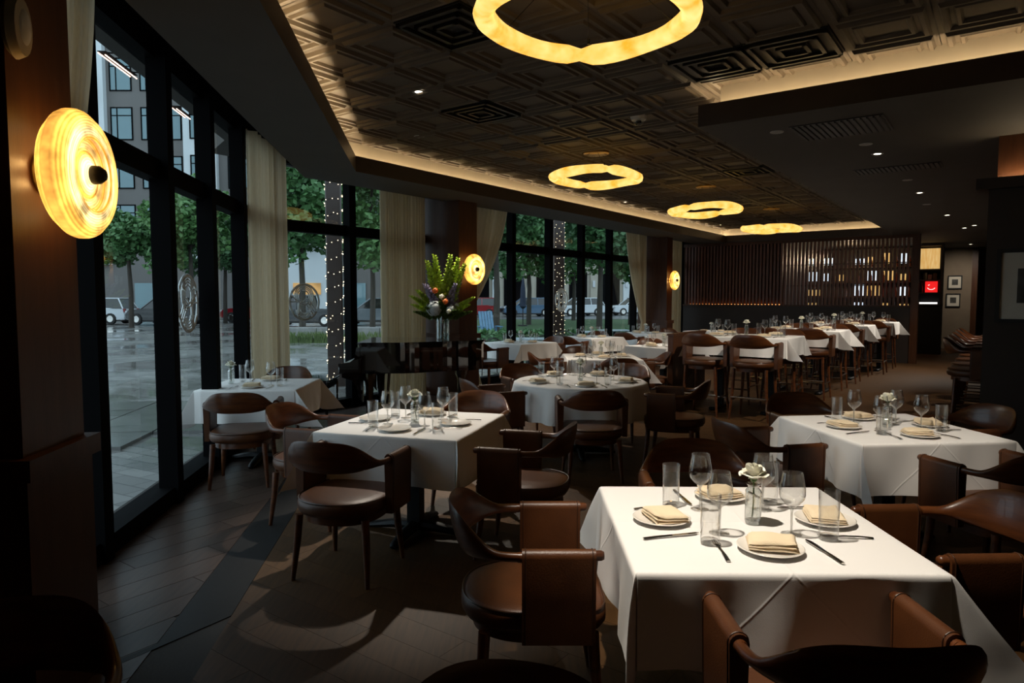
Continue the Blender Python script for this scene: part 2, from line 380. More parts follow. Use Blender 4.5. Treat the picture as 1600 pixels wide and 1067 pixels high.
# ---- walls that close the room
def wall(name, a, b, z0, z1, th, m, lab):
    d = (b-a); L_ = d.length; d = d/L_; n = Vector((-d.y, d.x))
    return struct(MB().obox(a, d, n, 0, L_, 0, th, z0, z1).build(name, m, smooth=False), lab, 'wall')
wall('wall_right', st(-8.5, 10.6), st(22, 10.6), 0, 3.6, -.25, M['darkwall'], 'dark wall along the right side of the dining room')
wall('wall_back', al(12.2, 0), st(-8.5, 10.6), 0, 3.6, -.25, M['darkwall'], 'dark wall behind the camera end of the room')
wall('wall_left', al(6.62, 0), al(12.4, 0), 0, 3.6, -.25, M['darkwall'], 'dark wall left of the nearest column')
wall('wall_far', st(22, 10.6), st(22, 0), 0, 3.6, -.25, M['beige'], 'taupe wall at the end of the far corridor')
wall('wall_window_end', st(22, 0), st(13.8, 0), 0, 3.6, -.25, M['darkwall'], 'dark wall beyond the slatted screen')

# ---- windows
def logo(o2, ux, z0, R):                  # etched emblem on the glass: rings, arcs and bars
    m = MB(); n3 = Vector((-ux.y, ux.x, 0)); u3 = Vector((ux.x, ux.y, 0)); z3 = Vector((0, 0, 1)); base = Vector((o2.x, o2.y, z0))
    def P(a, b): return base+u3*(a*R)+z3*(b*R)
    def line(pts, wd=.017):
        m.tube([P(*p) for p in pts], wd/2, 4)
    def arc(cx, cy, r, a0, a1):
        k = max(6, int(abs(a1-a0)/12)); line([(cx+r*math.cos(math.radians(a0+(a1-a0)*i/k)), cy+r*math.sin(math.radians(a0+(a1-a0)*i/k))) for i in range(k+1)])
    arc(0, 0, 1, 0, 360); arc(0, 0, .93, 0, 360)
    for r in (.62, .53, .44, .33): arc(-.02, .30, r, -60 if r > .5 else -90, 270 if r < .5 else 200)
    for r in (.52, .42, .32, .22): arc(-.02, -.42, r, 180, 350)
    for d in (0, .16, .32): line([(.08+d, -.12+d*.35), (.62+d*.45, -.72+d*.85)])
    for d in (-.42, -.34): line([(d, -.05), (d, -.86)], .018)
    line([(-.92, .02), (-.1, .02), (.2, .2)]); line([(-.85, .35), (-.45, .05)])
    return m
M['etch'] = mat('etched_frost', (.75, .80, .80), .7, vary=(.7, .75, .75), vscale=20)
def window(name, o, ux, n, posts, z1, lab, logo_at=None):
    wroot = struct(empty(name, (0, 0, 0)), lab, 'window'); 
    L0, L1 = posts[0], posts[-1]
    for p in posts: MB().obox(o, ux, n, p-.06, p+.06, -.012, .13, .0, z1).build('mullion', M['frame'], wroot, smooth=False)
    MB().obox(o, ux, n, L0, L1, -.06, .06, 2.49, 2.64).build('transom', M['frame'], wroot, smooth=False)
    MB().obox(o, ux, n, L0, L1, -.08, .10, .0, .13).build('sill', M['frame'], wroot, smooth=False)
    MB().obox(o, ux, n, L0, L1, -.08, .06, z1-.12, z1).build('head_rail', M['frame'], wroot, smooth=False)
    for a, b in zip(posts, posts[1:]):
        for (z0, zz) in ((.13, 2.49), (2.64, z1-.12)):
            q = MB().obox(o, ux, n, a+.06, b-.06, -.012, .0, z0, zz)
            q.f = q.f[2:3]+q.f[3:4] if False else q.f
            pn = MB().add([(o.x+ux.x*x, o.y+ux.y*x, z) for x, z in ((a+.06, z0), (b-.06, z0), (b-.06, zz), (a+.06, zz))], [(0, 1, 2, 3)]).build('pane', M['pane'], wroot, smooth=False)
            if logo_at and z0 < 1:
                for (lx, lz, lr) in logo_at:
                    if a < lx < b:
                        q = o+ux*lx+n*.004
                        logo(q, ux, lz, lr).build('etched_emblem', M['etch'], pn)
    # wall strip over the head
    MB().obox(o, ux, n, L0, L1, -.2, .05, z1, 3.6).build('header', M['frame'], wroot, smooth=False)
    return wroot
def glassA(Y): return (C0.y-Y)/math.cos(AA)
window('window_1', C0, UA, NA, [0.06, .6]+[glassA(y) for y in (7.4, 6.31, 5.26, 4.05, 2.9)]+[6.62], 3.5, 'floor to ceiling dark framed windows along the left wall', [(glassA(5.92), 1.55, .25)])
window('window_2', C0, U, NB, [0.06]+[1.33*k for k in range(1, 11)]+[13.75], 3.5, 'floor to ceiling dark framed windows along the far glass wall', [(.56, 1.54, .25), (7.25, 1.55, .25)])

# ---- timber columns with a chair rail
def column(name, o, ux, n, a0, a1, t1, lab):
    c = empty(name, (0, 0, 0)); tag(c, lab, 'column', 'timber columns between the windows')
    MB().obox(o, ux, n, a0, a1, .0, t1, .98, 3.61).build('shaft', M['wallwood'], c, smooth=False)
    MB().obox(o, ux, n, a0-.02, a1+.02, .0, t1+.02, .0, .95).build('wainscot', M['wallwood'], c, smooth=False)
    MB().obox(o, ux, n, a0-.045, a1+.045, .0, t1+.045, .94, 1.02).build('chair_rail', M['wallwood'], c, smooth=False)
    MB().obox(o, ux, n, a0-.035, a1+.035, .0, t1+.035, .0, .11).build('plinth', M['wallwood'], c, smooth=False)
ya0, ya1 = glassA(2.80), glassA(2.36)
column('timber_column', C0, UA, NA, ya0, ya1, .60, 'nearest stained wood column at the left edge, carrying a disc sconce')
column('timber_column', C0, U, NB, 2.90, 3.35, .80, 'stained wood column behind the piano flowers with a lit sconce')
column('timber_column', C0, U, NB, 11.02, 11.36, .80, 'farthest stained wood column by the last far window curtain')
# small box speaker high on the near column
sp = empty('wall_speaker', al(ya1-.03, .60, 2.55)); tag(sp, 'small off-white oval speaker high on the nearest column', 'speaker')
q = MB().lathe([(.0, .0), (.05, .0), (.062, .02), (.055, .05), (.0, .062)], 20); q.xf(Matrix(((NA.x*0+UA.x, 0, NA.x, 0), (UA.y, 0, NA.y, 0), (0, 1.8, 0, 0), (0, 0, 0, 1)))); q.build('shell', M['cove'], sp)
q = MB().lathe([(.0, .062), (.03, .06), (.035, .055)], 16); q.xf(Matrix(((UA.x, 0, NA.x, 0), (UA.y, 0, NA.y, 0), (0, 1.8, 0, 0), (0, 0, 0, 1)))); q.build('grille', M['lens_off'], sp)

# ---- the slatted screen
SCR = 13.72
M['slat'] = mat('red_brown_slat_wood', (.15, .045, .018), .4, vary=(.10, .028, .011), vscale=4, stretch=(5, 5, .6), bump=.05, bscale=60)
M['dimled'] = emis('amber_uplight', (1., .36, .08), (1., .42, .12), 9., 2.)
screen = empty('slat_screen', st(SCR, 3.2, 0)); tag(screen, 'tall dark wood slat screen across the far end of the room', 'screen')
def sp_part(name, m, *b, par=None, smooth=False):
    q = MB().obox(C0, U, NB, *b)
    q.v = [(x-screen.location.x, y-screen.location.y, z) for x, y, z in q.v]
    return q.build(name, m, par or screen, smooth=smooth)
sp_part('base_wall', M['darkwall'], SCR, SCR+.16, .15, 6.05, 0, 1.37)
sp_part('cap_rail', M['wallwood'], SCR-.03, SCR+.2, .15, 6.05, 1.37, 1.41)
sp_part('head_rail', M['wallwood'], SCR, SCR+.16, .15, 6.05, ZS-.08, ZS)
sp_part('backing_panel', M['slat'], SCR+.14, SCR+.16, .15, 2.95, 1.41, ZS-.08)
sp_part('end_post', M['wallwood'], SCR-.02, SCR+.18, 5.92, 6.08, 0, ZS)
n = 62
for i in range(n):
    t = .2+i*(5.7/n)
    sp_part('slat', M['slat'], SCR+.01, SCR+.11, t, t+.05, 1.41, ZS-.08)
for t0 in (2.95, 4.4):
    for zz in (1.9, 2.45): sp_part('cross_rail', M['black_metal'], SCR+.12, SCR+.14, 2.95, 5.9, zz, zz+.025) if t0 == 2.95 else None
sp_part('uplight_strip', M['dimled'], SCR+.116, SCR+.128, .3, 2.9, 1.41, 1.416)

# ================================================================== FURNITURE PROTOTYPES
def smoothstep(x): x = max(0, min(1, x)); return x*x*(3-2*x)
def make_chair(name, dz, stool=False):
    t = empty(name)
    # wrap-around back: U-shaped path, thin at the arms, tall at the back
    A_, zr = .285, .685+dz; path = []; sec = []
    N = 40
    for i in range(N+1):
        th = PI*i/N
        sn = math.sin(th); x = A_*math.cos(th); y = -.06-.255*sn**.9
        k = smoothstep((sn-.25)/.75)
        hh = .0185+.072*k; zc = zr+.045*k+.006*sn
        path.append((x, y, zc)); sec.append((.0185-.006*k, hh))
    m = MB(); n = 12; vs = []
    for i, p in enumerate(path):
        a = path[max(i-1, 0)]; b = path[min(i+1, N)]
        d = Vector((b[0]-a[0], b[1]-a[1], 0)).normalized(); out = Vector((d.y, -d.x, 0))
        if out.dot(Vector((p[0], p[1]+.06, 0))) < 0: out = -out
        for k in range(n):
            c, s = math.cos(2*PI*k/n), math.sin(2*PI*k/n)
            vs.append(Vector(p)+out*(sec[i][0]*c+sec[i][1]*s*.22)+Vector((0, 0, sec[i][1]*s)))
    m.add(vs, [(i*n+k, i*n+(k+1) % n, (i+1)*n+(k+1) % n, (i+1)*n+k) for i in range(N) for k in range(n)])
    m.build('backrest', M['wood'], t, ang=80)
    for s in (-1, 1):
        MB().tube([(s*A_, -.07, zr), (s*A_, .0, zr+.001), (s*(A_-.004), .225, zr+.006), (s*(A_-.004), .235, zr+.006)], [.0185, .019, .0185, .014], 12).build('arm', M['wood'], t, ang=80)
        # leather sling wrapped over the arm
        sl = MB(); prof = []
        for k in range(9):
            a = PI*k/8; prof.append((s*A_+.027*math.cos(a), zr+.003+.027*math.sin(a)))
        prof = [(s*A_+.020, zr-.31), (s*A_+.024, zr-.15)]+prof+[(s*A_-.024, zr-.15), (s*A_-.020, zr-.31)]
        y0, y1 = -.055, .205; q = len(prof)
        sl.add([(x, y0, z) for x, z in prof]+[(x, y1, z) for x, z in prof], [(i, i+1, q+i+1, q+i) for i in range(q-1)]+[tuple(range(q))[::-1], tuple(range(q, 2*q)), (0, q, 2*q-1, q-1)])
        so = sl.build('arm_sling', M['leather'], t)
        for yy in (y0+.012, y1-.012):
            MB().tube([(x*1.0+(x-s*A_)*.04, yy, z+.001) for x, z in prof], .0022, 5).build('seam', M['piping'], so)
    # seat cushion, rounded at the back
    def outline(k, ins=0.):
        P = []
        for i in range(48):
            a = 2*PI*i/48; c, s_ = math.cos(a), math.sin(a)
            e = .42 if s_ > 0 else .85
            x = (.265-ins)*math.copysign(abs(c)**e, c); y = (.265-ins)*math.copysign(abs(s_)**e, s_) if s_ > 0 else (.29-ins)*math.copysign(abs(s_)**e, s_)
            P.append((x, y))
        return P
    zs = .475+dz; cu = MB(); rings = [(.03, -.088), (.012, -.082), (.0, -.062), (.0, -.03), (.008, -.012), (.028, -.002), (.07, .004), (.14, .007), (.21, .008)]
    vs = [(x, y, zs+z) for ins, z in rings for x, y in outline(0, ins)]
    fsx = [(i*48+k, i*48+(k+1) % 48, (i+1)*48+(k+1) % 48, (i+1)*48+k) for i in range(len(rings)-1) for k in range(48)]+[tuple(range(48))[::-1], tuple((len(rings)-1)*48+k for k in range(48))]
    cu.add(vs, fsx); co = cu.build('seat', M['leather'], t, ang=70)
    MB().tube([(x, y, zs-.006) for x, y in outline(0, .006)]+[(outline(0, .006)[0][0], outline(0, .006)[0][1], zs-.006)], .0035, 5).build('seam', M['piping'], co)
    MB().prism(outline(0, .045), zs-.135, zs-.085).build('seat_frame', M['wood'], t)
    for sx in (-1, 1):
        for sy, yy in ((1, .215), (-1, -.20)):
            MB().tube([(sx*.205, yy*.96, zs-.1), (sx*.215, yy, (zs-.1)*.6), (sx*(.232 if not stool else .25), yy*1.14, .0)], [.023, .021, .013], 10).build('leg', M['wood'], t)
    if stool:
        for yy, zz in ((.235, .22), (-.22, .30)):
            MB().tube([(-.232, yy, zz), (.232, yy, zz)], .011, 8).build('footrest', M['chrome'], t)
        for sx in (-1, 1): MB().tube([(sx*.236, -.22, .26), (sx*.236, .235, .26)], .011, 8).build('footrest', M['chrome'], t)
    return t
CHAIR = make_chair('dining_chair', 0); STOOL = make_chair('bar_stool', .30, True)
# add a leather pad inside the stool backs? (the photo shows bare cloth through the gap, so none)

def make_table(name, wx, h, rnd=False):
    t = empty(name); zt = h-.012
    if rnd: MB().lathe([(.0, zt-.03), (wx-.005, zt-.03), (wx, zt-.02), (wx, zt-.002), (wx-.006, zt), (0, zt)], 48).build('tabletop', M['wood'], t)
    else: MB().cbox(-wx, wx, -wx, wx, zt-.03, zt, .006, 1).build('tabletop', M['wood'], t)
    MB().box(-.045, .045, -.045, .045, .05, zt-.03).build('post', M['black_metal'], t, smooth=False)
    MB().box(-.2, .2, -.2, .2, zt-.045, zt-.03).build('mounting_plate', M['black_metal'], t, smooth=False)
    for k in range(4):
        a = k*PI/2+PI/4*0
        q = MB().tube([(0, 0, .05), (.16, 0, .045), (.33, 0, .022), (.36, 0, .012)], [.04, .036, .026, .012], 8, sec=[(.045, .04), (.042, .035), (.035, .02), (.02, .011)])
        q.xf(Matrix.Rotation(a, 4, 'Z')); q.build('foot', M['black_metal'], t)
    return t
def cloth_mat():
    m = bpy.data.materials.new('white_table_linen'); m.use_nodes = True; nt = m.node_tree; N = nt.nodes; L = nt.links; b = N['Principled BSDF']
    b.inputs['Base Color'].default_value = (.78, .76, .74, 1); b.inputs['Roughness'].default_value = .8; b.inputs['Sheen Weight'].default_value = .1
    tc = N.new('ShaderNodeTexCoord'); sp_ = N.new('ShaderNodeSeparateXYZ'); L.new(tc.outputs['Object'], sp_.inputs[0])
    def mth(op, a, b_=None, c=None):
        q = N.new('ShaderNodeMath'); q.operation = op
        for i, v_ in enumerate((a, b_, c)):
            if v_ is None: continue
            if isinstance(v_, (int, float)): q.inputs[i].default_value = v_
            else: L.new(v_, q.inputs[i])
        return q.outputs[0]
    def ridge(v_, wd): d = mth('DIVIDE', v_, wd); return mth('POWER', 2.718, mth('MULTIPLY', mth('MULTIPLY', d, d), -1))
    X, Y, Z = sp_.outputs; ax, ay = mth('ABSOLUTE', X), mth('ABSOLUTE', Y)
    r1 = ridge(mth('ADD', mth('SUBTRACT', ax, .0), Z), .006); r2 = ridge(mth('ADD', ay, Z), .006)
    r3 = ridge(X, .004); r4 = ridge(Y, .004)
    fine = N.new('ShaderNodeTexNoise'); fine.inputs['Scale'].default_value = 420; soft = N.new('ShaderNodeTexNoise'); soft.inputs['Scale'].default_value = 5; soft.inputs['Detail'].default_value = 1
    L.new(tc.outputs['Object'], fine.inputs['Vector']); L.new(tc.outputs['Object'], soft.inputs['Vector'])
    h = mth('ADD', mth('ADD', mth('MULTIPLY', mth('ADD', r1, r2), .30), mth('MULTIPLY', mth('ADD', r3, r4), .05)), mth('ADD', mth('MULTIPLY', fine.outputs[0], .12), mth('MULTIPLY', soft.outputs[0], .9)))
    bp = N.new('ShaderNodeBump'); bp.inputs['Strength'].default_value = .55; bp.inputs['Distance'].default_value = .006
    L.new(h, bp.inputs['Height']); L.new(bp.outputs[0], b.inputs['Normal'])
    return m
M['cloth'] = cloth_mat()
def make_cloth(wx, wy, over, seed, rnd=False, nn=72):
    rr = random.Random(seed); ph = [rr.uniform(0, 6.28) for _ in range(8)]; tw = [rr.choice((-1, 1))*rr.uniform(.22, .42) for _ in range(4)]
    m = MB()
    def drop(e):                           # rounded fold over the edge: outward offset, fall
        R = .014
        if e < R*PI/2: a = e/R; return R*math.sin(a), R*(1-math.cos(a))
        return R, R+(e-R*PI/2)
    if rnd:
        n, k = 110, 34; wr = wx
        def f(u, v):
            a = 2*PI*u; r = v*(wr+over)
            if r <= wr: return (r*math.cos(a), r*math.sin(a), 0)
            o_, d = drop(r-wr); q = (r-wr)/over
            fold = q*(.045*math.sin(7*a+ph[0])+.03*math.sin(11*a+ph[1])+.018*math.sin(17*a+ph[2]))
            rr_ = wr+o_+.02*q+fold; return (rr_*math.cos(a), rr_*math.sin(a), -d*(1-.03*math.sin(5*a+ph[3])))
        return m.grid(f, n, k, closed=True)
    fr = [.006, .012, .02, .03, .05, .08, .12, .16, .2, .24, .28, .33]; fr = [q for q in fr if q < over-.015]+[over]
    def side(e, along, w_al, sg):          # outward offset and fall of a hanging side
        o_, d = drop(e); q = d/over; fade = 1-abs(along/w_al)**6
        return o_+d*.05+fade*q*(.016*math.sin(along*8+ph[0]+sg)+.011*math.sin(along*15+ph[1]+sg+d*6)+.006*math.sin(along*27+ph[2]-d*9)), d
    K = 24; ix = [-wx+2*wx*i/K for i in range(K+1)]; iy = [-wy+2*wy*i/K for i in range(K+1)]
    m.grid(lambda u, v: (ix[round(u*K)], iy[round(v*K)], 0), K+1, K+1)
    E_ = [0]+fr; nE = len(E_)
    for sg in (-1, 1):
        def fx(u, v): o_, d = side(E_[round(v*(nE-1))], iy[round(u*K)], wy, sg); return (sg*(wx+o_), iy[round(u*K)], -d)
        def fy(u, v): o_, d = side(E_[round(v*(nE-1))], ix[round(u*K)], wx, sg+3); return (ix[round(u*K)], sg*(wy+o_), -d)
        m.grid(fx, K+1, nE); m.grid(fy, K+1, nE)
    NF = 30
    for ci, (sa, sb) in enumerate(((1, 1), (-1, 1), (1, -1), (-1, -1))):
        def fc(u, v):
            fi = PI/2*u; rm = 1/max(math.cos(fi), math.sin(fi)); r = E_[round(v*(nE-1))]*rm; o_, d = drop(r); q = min(1, d/over)
            g = (u-.5); ear = math.exp(-(g/.17)**2)-math.exp(-(.5/.17)**2); val = math.exp(-((abs(g)-.29)/.10)**2)*(1 if 0 < u < 1 else 0)*math.sin(PI*u)
            lift = .50*ear; tg = tw[ci]*d*ear*(.6+.4*q)
            ow = o_+d*.05-val*d*.13; dx, dy = math.cos(fi), math.sin(fi); dg = d*lift*.707
            return (sa*(wx+dx*ow+dg-tg*.6), sb*(wy+dy*ow+dg+tg*.6), -d*(math.sqrt(1-lift*lift)-.07*ear))
        m.grid(fc, NF+1, nE)
    bm = bmesh.new(); vv = [bm.verts.new(p) for p in m.v]
    for f in m.f:
        if len({m.v[i] for i in f}) == len(f) or True:
            try: bm.faces.new([vv[i] for i in f])
            except ValueError: pass
    bmesh.ops.remove_doubles(bm, verts=bm.verts[:], dist=.0008)
    return MB().bm(bm)

# ---- table ware
def make_plate():
    return MB().lathe([(0, .004), (.06, .004), (.064, .0), (.07, .0), (.072, .004), (.105, .013), (.108, .016), (.105, .018), (.075, .009), (.0, .008)], 40).build('plate', M['plate'])
def make_napkin():
    t = empty('folded_napkin')
    def layer(z, w_, d, r, sh, nm, curl):
        def f(u, v):
            x = (u-.5)*w_; y = (v-.5)*d; e = min(u, 1-u, v, 1-v)
            return (x+sh*(v-.5), y, z+r*math.sin(PI*min(1, e*9)/2)+curl*max(0, .25-v)*(u**2)*1.2+.002*math.sin(x*60+z*900))
        q = MB().grid(f, 15, 15); b_ = len(q.v)
        def g(u, v): x, y, z_ = f(u, v); return (x, y, z-.001+curl*max(0, .25-v)*(u**2)*1.1)
        q.grid(g, 15, 15); 
        ring = [(i, 0) for i in range(15)]+[(14, j) for j in range(1, 15)]+[(i, 14) for i in range(13, -1, -1)]+[(0, j) for j in range(13, 0, -1)]
        idx = [j*15+i for i, j in ring]
        q.f += [(idx[k], idx[(k+1) % 56], b_+idx[(k+1) % 56], b_+idx[k]) for k in range(56)]
        q.build(nm, M['napkin'], t, ang=70)
    layer(.000, .158, .128, .011, .0, 'lower_fold', 0); layer(.0085, .155, .124, .010, .006, 'middle_fold', .02); layer(.0165, .150, .118, .010, .010, 'upper_fold', .035)
    return t
def make_fork():
    t = empty('fork')
    MB().tube([(0, -.095, .003), (0, -.05, .006), (0, .0, .006), (0, .03, .004), (0, .045, .006)], .004, 8, sec=[(.0075, .002), (.006, .0022), (.003, .002), (.004, .0018), (.011, .0016)], up=(0, 0, 1)).build('handle', M['steel'], t)
    for k in range(4):
        x = -.0105+k*.007; MB().tube([(x*.9, .043, .006), (x, .06, .004), (x, .09, .006)], [.0022, .0017, .001], 6).build('tine', M['steel'], t)
    return t
def make_knife():
    t = empty('table_knife')
    MB().tube([(0, -.11, .004), (0, -.06, .005), (0, .0, .005)], .005, 8, sec=[(.0075, .003), (.006, .0035), (.0055, .003)]).build('handle', M['steel'], t)
    MB().prism([(-.007, .0), (.006, .0), (.009, .05), (.008, .085), (.0, .108), (-.007, .1)], .0035, .0055).build('blade', M['steel'], t, smooth=False)
    return t
def make_wine():
    t = empty('wine_glass')
    MB().lathe([(0, .0), (.034, .0), (.036, .002), (.034, .0035), (.012, .006), (.005, .011)], 28).build('foot', M['glass'], t)
    MB().lathe([(.0055, .010), (.0042, .02), (.0038, .06), (.0045, .088), (.009, .098)], 12).build('stem', M['stemglass'], t)
    MB().lathe([(.0, .096), (.009, .098), (.026, .112), (.041, .130), (.045, .145), (.0445, .168), (.038, .202), (.0345, .224), (.034, .225), (.0335, .224), (.037, .202), (.0435, .168), (.044, .145), (.040, .131), (.025, .114), (.0, .101)], 28).build('bowl', M['glass'], t)
    return t
def make_water():
    t = empty('water_glass')
    MB().lathe([(0, 0), (.031, .0), (.0325, .003), (.035, .172), (.0345, .173), (.0337, .172), (.0312, .02)], 26).build('wall', M['glass'], t)
    MB().lathe([(0, .002), (.031, .002), (.031, .014), (.0, .017)], 26).build('base', M['glass'], t)
    return t
def make_vase():
    t = empty('bud_vase'); m = MB(); n, k = 44, 34
    def f(u, v):
        a = 2*PI*u; z = .001+v*.150; r = .0275 if v < .84 else .0275-.008*math.sin((v-.84)/.16*PI)
        if .06 < v < .82: r += .0024*abs(math.sin(8*(a+v*5)))*abs(math.sin(8*(a-v*5)))
        return (r*math.cos(a), r*math.sin(a), z)
    m.grid(f, n, k, closed=True); m.build('body', M['vase_glass'], t)
    MB().lathe([(0, .0), (.026, .0), (.027, .014), (0, .017)], 24).build('base', M['vase_glass'], t)
    return t
def make_rose():
    t = empty('white_rose'); rr = random.Random(3)
    MB().tube([(.012, .006, .020), (.004, 0, .08), (0, 0, .165)], .003, 6).build('stem', M['stem'], t)
    MB().lathe([(0, .155), (.010, .160), (.014, .168), (.006, .175)], 10).build('calyx', M['stem'], t)
    # layers: count, radius, height, drop of the rim, outward curl
    for L_, (cnt, rd, ht, dr, cu) in enumerate([(2, .009, .060, .0, -.003), (3, .017, .060, .0, -.001), (4, .027, .056, .002, .003), (5, .036, .050, .006, .006), (5, .044, .042, .014, .008)]):
        for c in range(cnt):
            a0 = 2*PI*c/cnt+L_*.55+rr.uniform(-.2, .2); ph = rr.uniform(0, 6); hh = ht*rr.uniform(.9, 1.08); wd = 2*PI/cnt*1.35
            def f(u, v):
                q = u-.5; nar = .25+.75*math.sin(PI*min(.62, .1+.55*v)); rim_ = max(0, v-.75)*4
                tipf = 1-.28*(2*q)**2*v
                r = rd*math.sin(PI/2*v)**.75+cu*rim_*(1+.4*math.sin(q*7+ph)); z = .166+hh*v*tipf-dr*v*v*1.0-.004*rim_*(L_ > 2)
                ang = a0+q*wd*nar
                return (-r*math.sin(ang), r*math.cos(ang), z)
            MB().grid(f, 9, 8).build('petal', M['petal'], t, ang=120)
    return t
PLATE, NAPKIN, FORK, KNIFE, WINE, WATER, VASE, ROSE = make_plate(), make_napkin(), make_fork(), make_knife(), make_wine(), make_water(), make_vase(), make_rose()

# ================================================================== TABLES, CHAIRS, SETTINGS
R_ = math.radians
TPROT = {}
def rot2(a, x, y): return (x*math.cos(a)-y*math.sin(a), x*math.sin(a)+y*math.cos(a))
def table_set(desc, loc, rot, half, h, seats, over=.30, rnd=False, group='dining tables', long=None, setting=True, empty_plates=(), seed=1, flower=True, vase_off=(0, 0)):
    """seats: list of (angle, distance of plate, seat word); angle 0 = the -Y side of the table"""
    key = (half, h, rnd)
    if key not in TPROT: TPROT[key] = make_table('round_table' if rnd else ('high_table' if h > 1 else 'dining_table'), half-.006, h, rnd)
    place(TPROT[key], USED, (loc[0], loc[1], 0), R_(rot), f'black pedestal table under the white cloth of {desc}', 'table', group)
    if long:
        pass
    c = make_cloth(half, half, over, seed, rnd).build('tablecloth', M['cloth'], loc=(loc[0], loc[1], h-.010), rz=R_(rot), ang=75)
    tag(c, f'white linen tablecloth draped over {desc}', 'tablecloth', 'white tablecloths')
    Z = h-.008
    def at(a, x, y):
        q = rot2(R_(rot+a), x, y); return (loc[0]+q[0], loc[1]+q[1], Z)
    rr = random.Random(seed*13)
    for (a, d, wd) in seats:
        j = lambda s=.008: rr.uniform(-s, s)
        rz = R_(rot+a)
        def lb(x): return f'{x} at the {wd} seat of {desc}'
        place(PLATE, USED, at(a, j(), -d+j()), rz, lb('white side plate'), 'plate', 'plates')
        if wd not in empty_plates: 
            p = at(a, j(), -d+j()); place(NAPKIN, USED, (p[0], p[1], Z+.019), rz+rr.uniform(-.35, .35), lb('folded cream napkin'), 'napkin', 'napkins')
        place(FORK, USED, at(a, -.165+j(), -d+.0+j()), rz+rr.uniform(-.12, .25), lb('steel fork'), 'fork', 'forks')
        place(KNIFE, USED, at(a, .165+j(), -d+.0+j()), rz+rr.uniform(-.1, .35), lb('steel table knife'), 'knife', 'knives')
        place(WINE, USED, at(a, .135+j(.015), -d+.165+j(.015)), rr.uniform(0, 6), lb('clear wine glass'), 'wine glass', 'wine glasses')
        place(WATER, USED, at(a, .235+j(.006), -d+.115+j(.006)), rr.uniform(0, 6), lb('clear water tumbler'), 'glass', 'water tumblers')
    if flower:
        p = at(0, vase_off[0], vase_off[1])
        place(VASE, USED, p, rr.uniform(0, 6), f'cut glass bud vase on {desc}', 'vase', 'bud vases')
        place(ROSE, USED, (p[0], p[1], p[2]), rr.uniform(0, 6), f'white rose in the bud vase on {desc}', 'flower', 'white roses')
def chair(x, y, rz, lab): place(CHAIR, USED, (x, y, 0), R_(rz), lab, 'chair', 'leather dining chairs')
def stool(x, y, rz, lab): place(STOOL, USED, (x, y, 0), R_(rz), lab, 'bar stool', 'leather bar stools')
W4 = [(0, .30, 'near'), (-90, .30, 'left'), (180, .30, 'far'), (90, .30, 'right')]
T1 = 'the large front square table'
table_set(T1, (.872, 2.53), -1, .475, .765, W4, seed=1, vase_off=(.03, -.02), over=.31)
chair(.885, 1.80, 0, 'brown leather chair in the foreground, back to camera, at the large front table')
chair(.09, 2.64, -90, 'brown leather chair on the left side of the large front table')
chair(.96, 3.40, 176, 'leather chair on the far side of the large front table, facing the camera')
chair(1.70, 2.60, 92, 'leather chair on the right side of the large front table, partly cut off')
T2 = 'the right-hand square table'
table_set(T2, (2.45, 4.42), 6, .475, .765, W4, seed=2, over=.31)
chair(1.64, 4.36, -77, 'leather chair on the left side of the right-hand square table')
chair(2.66, 3.70, 14, 'leather chair on the near side of the right-hand square table, by the right edge')
chair(2.32, 5.26, 186, 'leather chair behind the right-hand square table, back rail just showing')
chair(3.20, 4.85, 98, 'dark leather chair on the shadowed right side of the right-hand square table')
T3 = 'the left-centre square table'
table_set(T3, (-.66, 4.60), -16, .475, .765, W4, seed=3, empty_plates=('near', 'left', 'right'), over=.31)
chair(-.96, 3.94, -15, 'leather chair in the left foreground, back to camera, at the left-centre table')
chair(-1.42, 4.88, -106, 'leather chair on the window side of the left-centre square table')
chair(.07, 4.24, 75, 'leather chair on the right side of the left-centre square table')
chair(-.33, 5.36, 166, 'leather chair on the far side of the left-centre square table')
T4 = 'the small table by the left windows'
table_set(T4, (-2.46, 6.66), 2, .45, .765, [(0, .28, 'near'), (180, .28, 'far')], seed=4, vase_off=(-.30, .02), over=.31)
chair(-2.33, 5.86, 10, 'leather chair at the near side of the small table by the left windows')
chair(-2.50, 7.40, 181, 'leather chair at the far side of the small table by the left windows')
T5 = 'the round table'
table_set(T5, (.70, 6.95), 0, .66, .765, [(0, .48, 'near'), (-66, .48, 'left'), (-150, .48, 'far left'), (150, .48, 'far right'), (68, .48, 'right')], rnd=True, seed=5, over=.36, group='round dining tables')
chair(.71, 6.0, 2, 'leather chair at the round table with its back to the camera')
chair(-.18, 6.65, -68, 'leather chair on the left of the round table')
chair(1.56, 6.52, 68, 'leather chair on the right of the round table')
chair(.18, 7.76, 204, 'leather chair at the far left of the round table, back rail showing')
chair(1.25, 7.74, 148, 'leather chair at the far right of the round table, back rail showing')
T6 = 'the table behind the round table'
table_set(T6, (1.28, 9.80), 0, .50, .765, W4, seed=6)
chair(1.40, 9.06, 0, 'leather chair in front of the square table behind the round table')
chair(.56, 9.72, -88, 'leather chair left of the square table behind the round table')
chair(1.93, 9.72, 90, 'leather chair right of the square table behind the round table')
chair(1.05, 10.62, 180, 'leather chair beyond the square table behind the round table')
T7 = 'the table just right of the piano'
table_set(T7, (.16, 12.95), 45, .475, .765, [(0, .30, 'near right'), (-90, .30, 'near left'), (180, .30, 'far')], seed=7)
chair(-.42, 12.25, -45, 'leather chair between the piano and the table just right of it')
chair(.70, 13.52, 140, 'leather chair on the window side of the table just right of the piano')
T8 = 'the middle far-window table'
table_set(T8, (1.72, 14.75), 38, .475, .765, [(0, .30, 'near right'), (-90, .30, 'near left'), (180, .30, 'far')], seed=8)
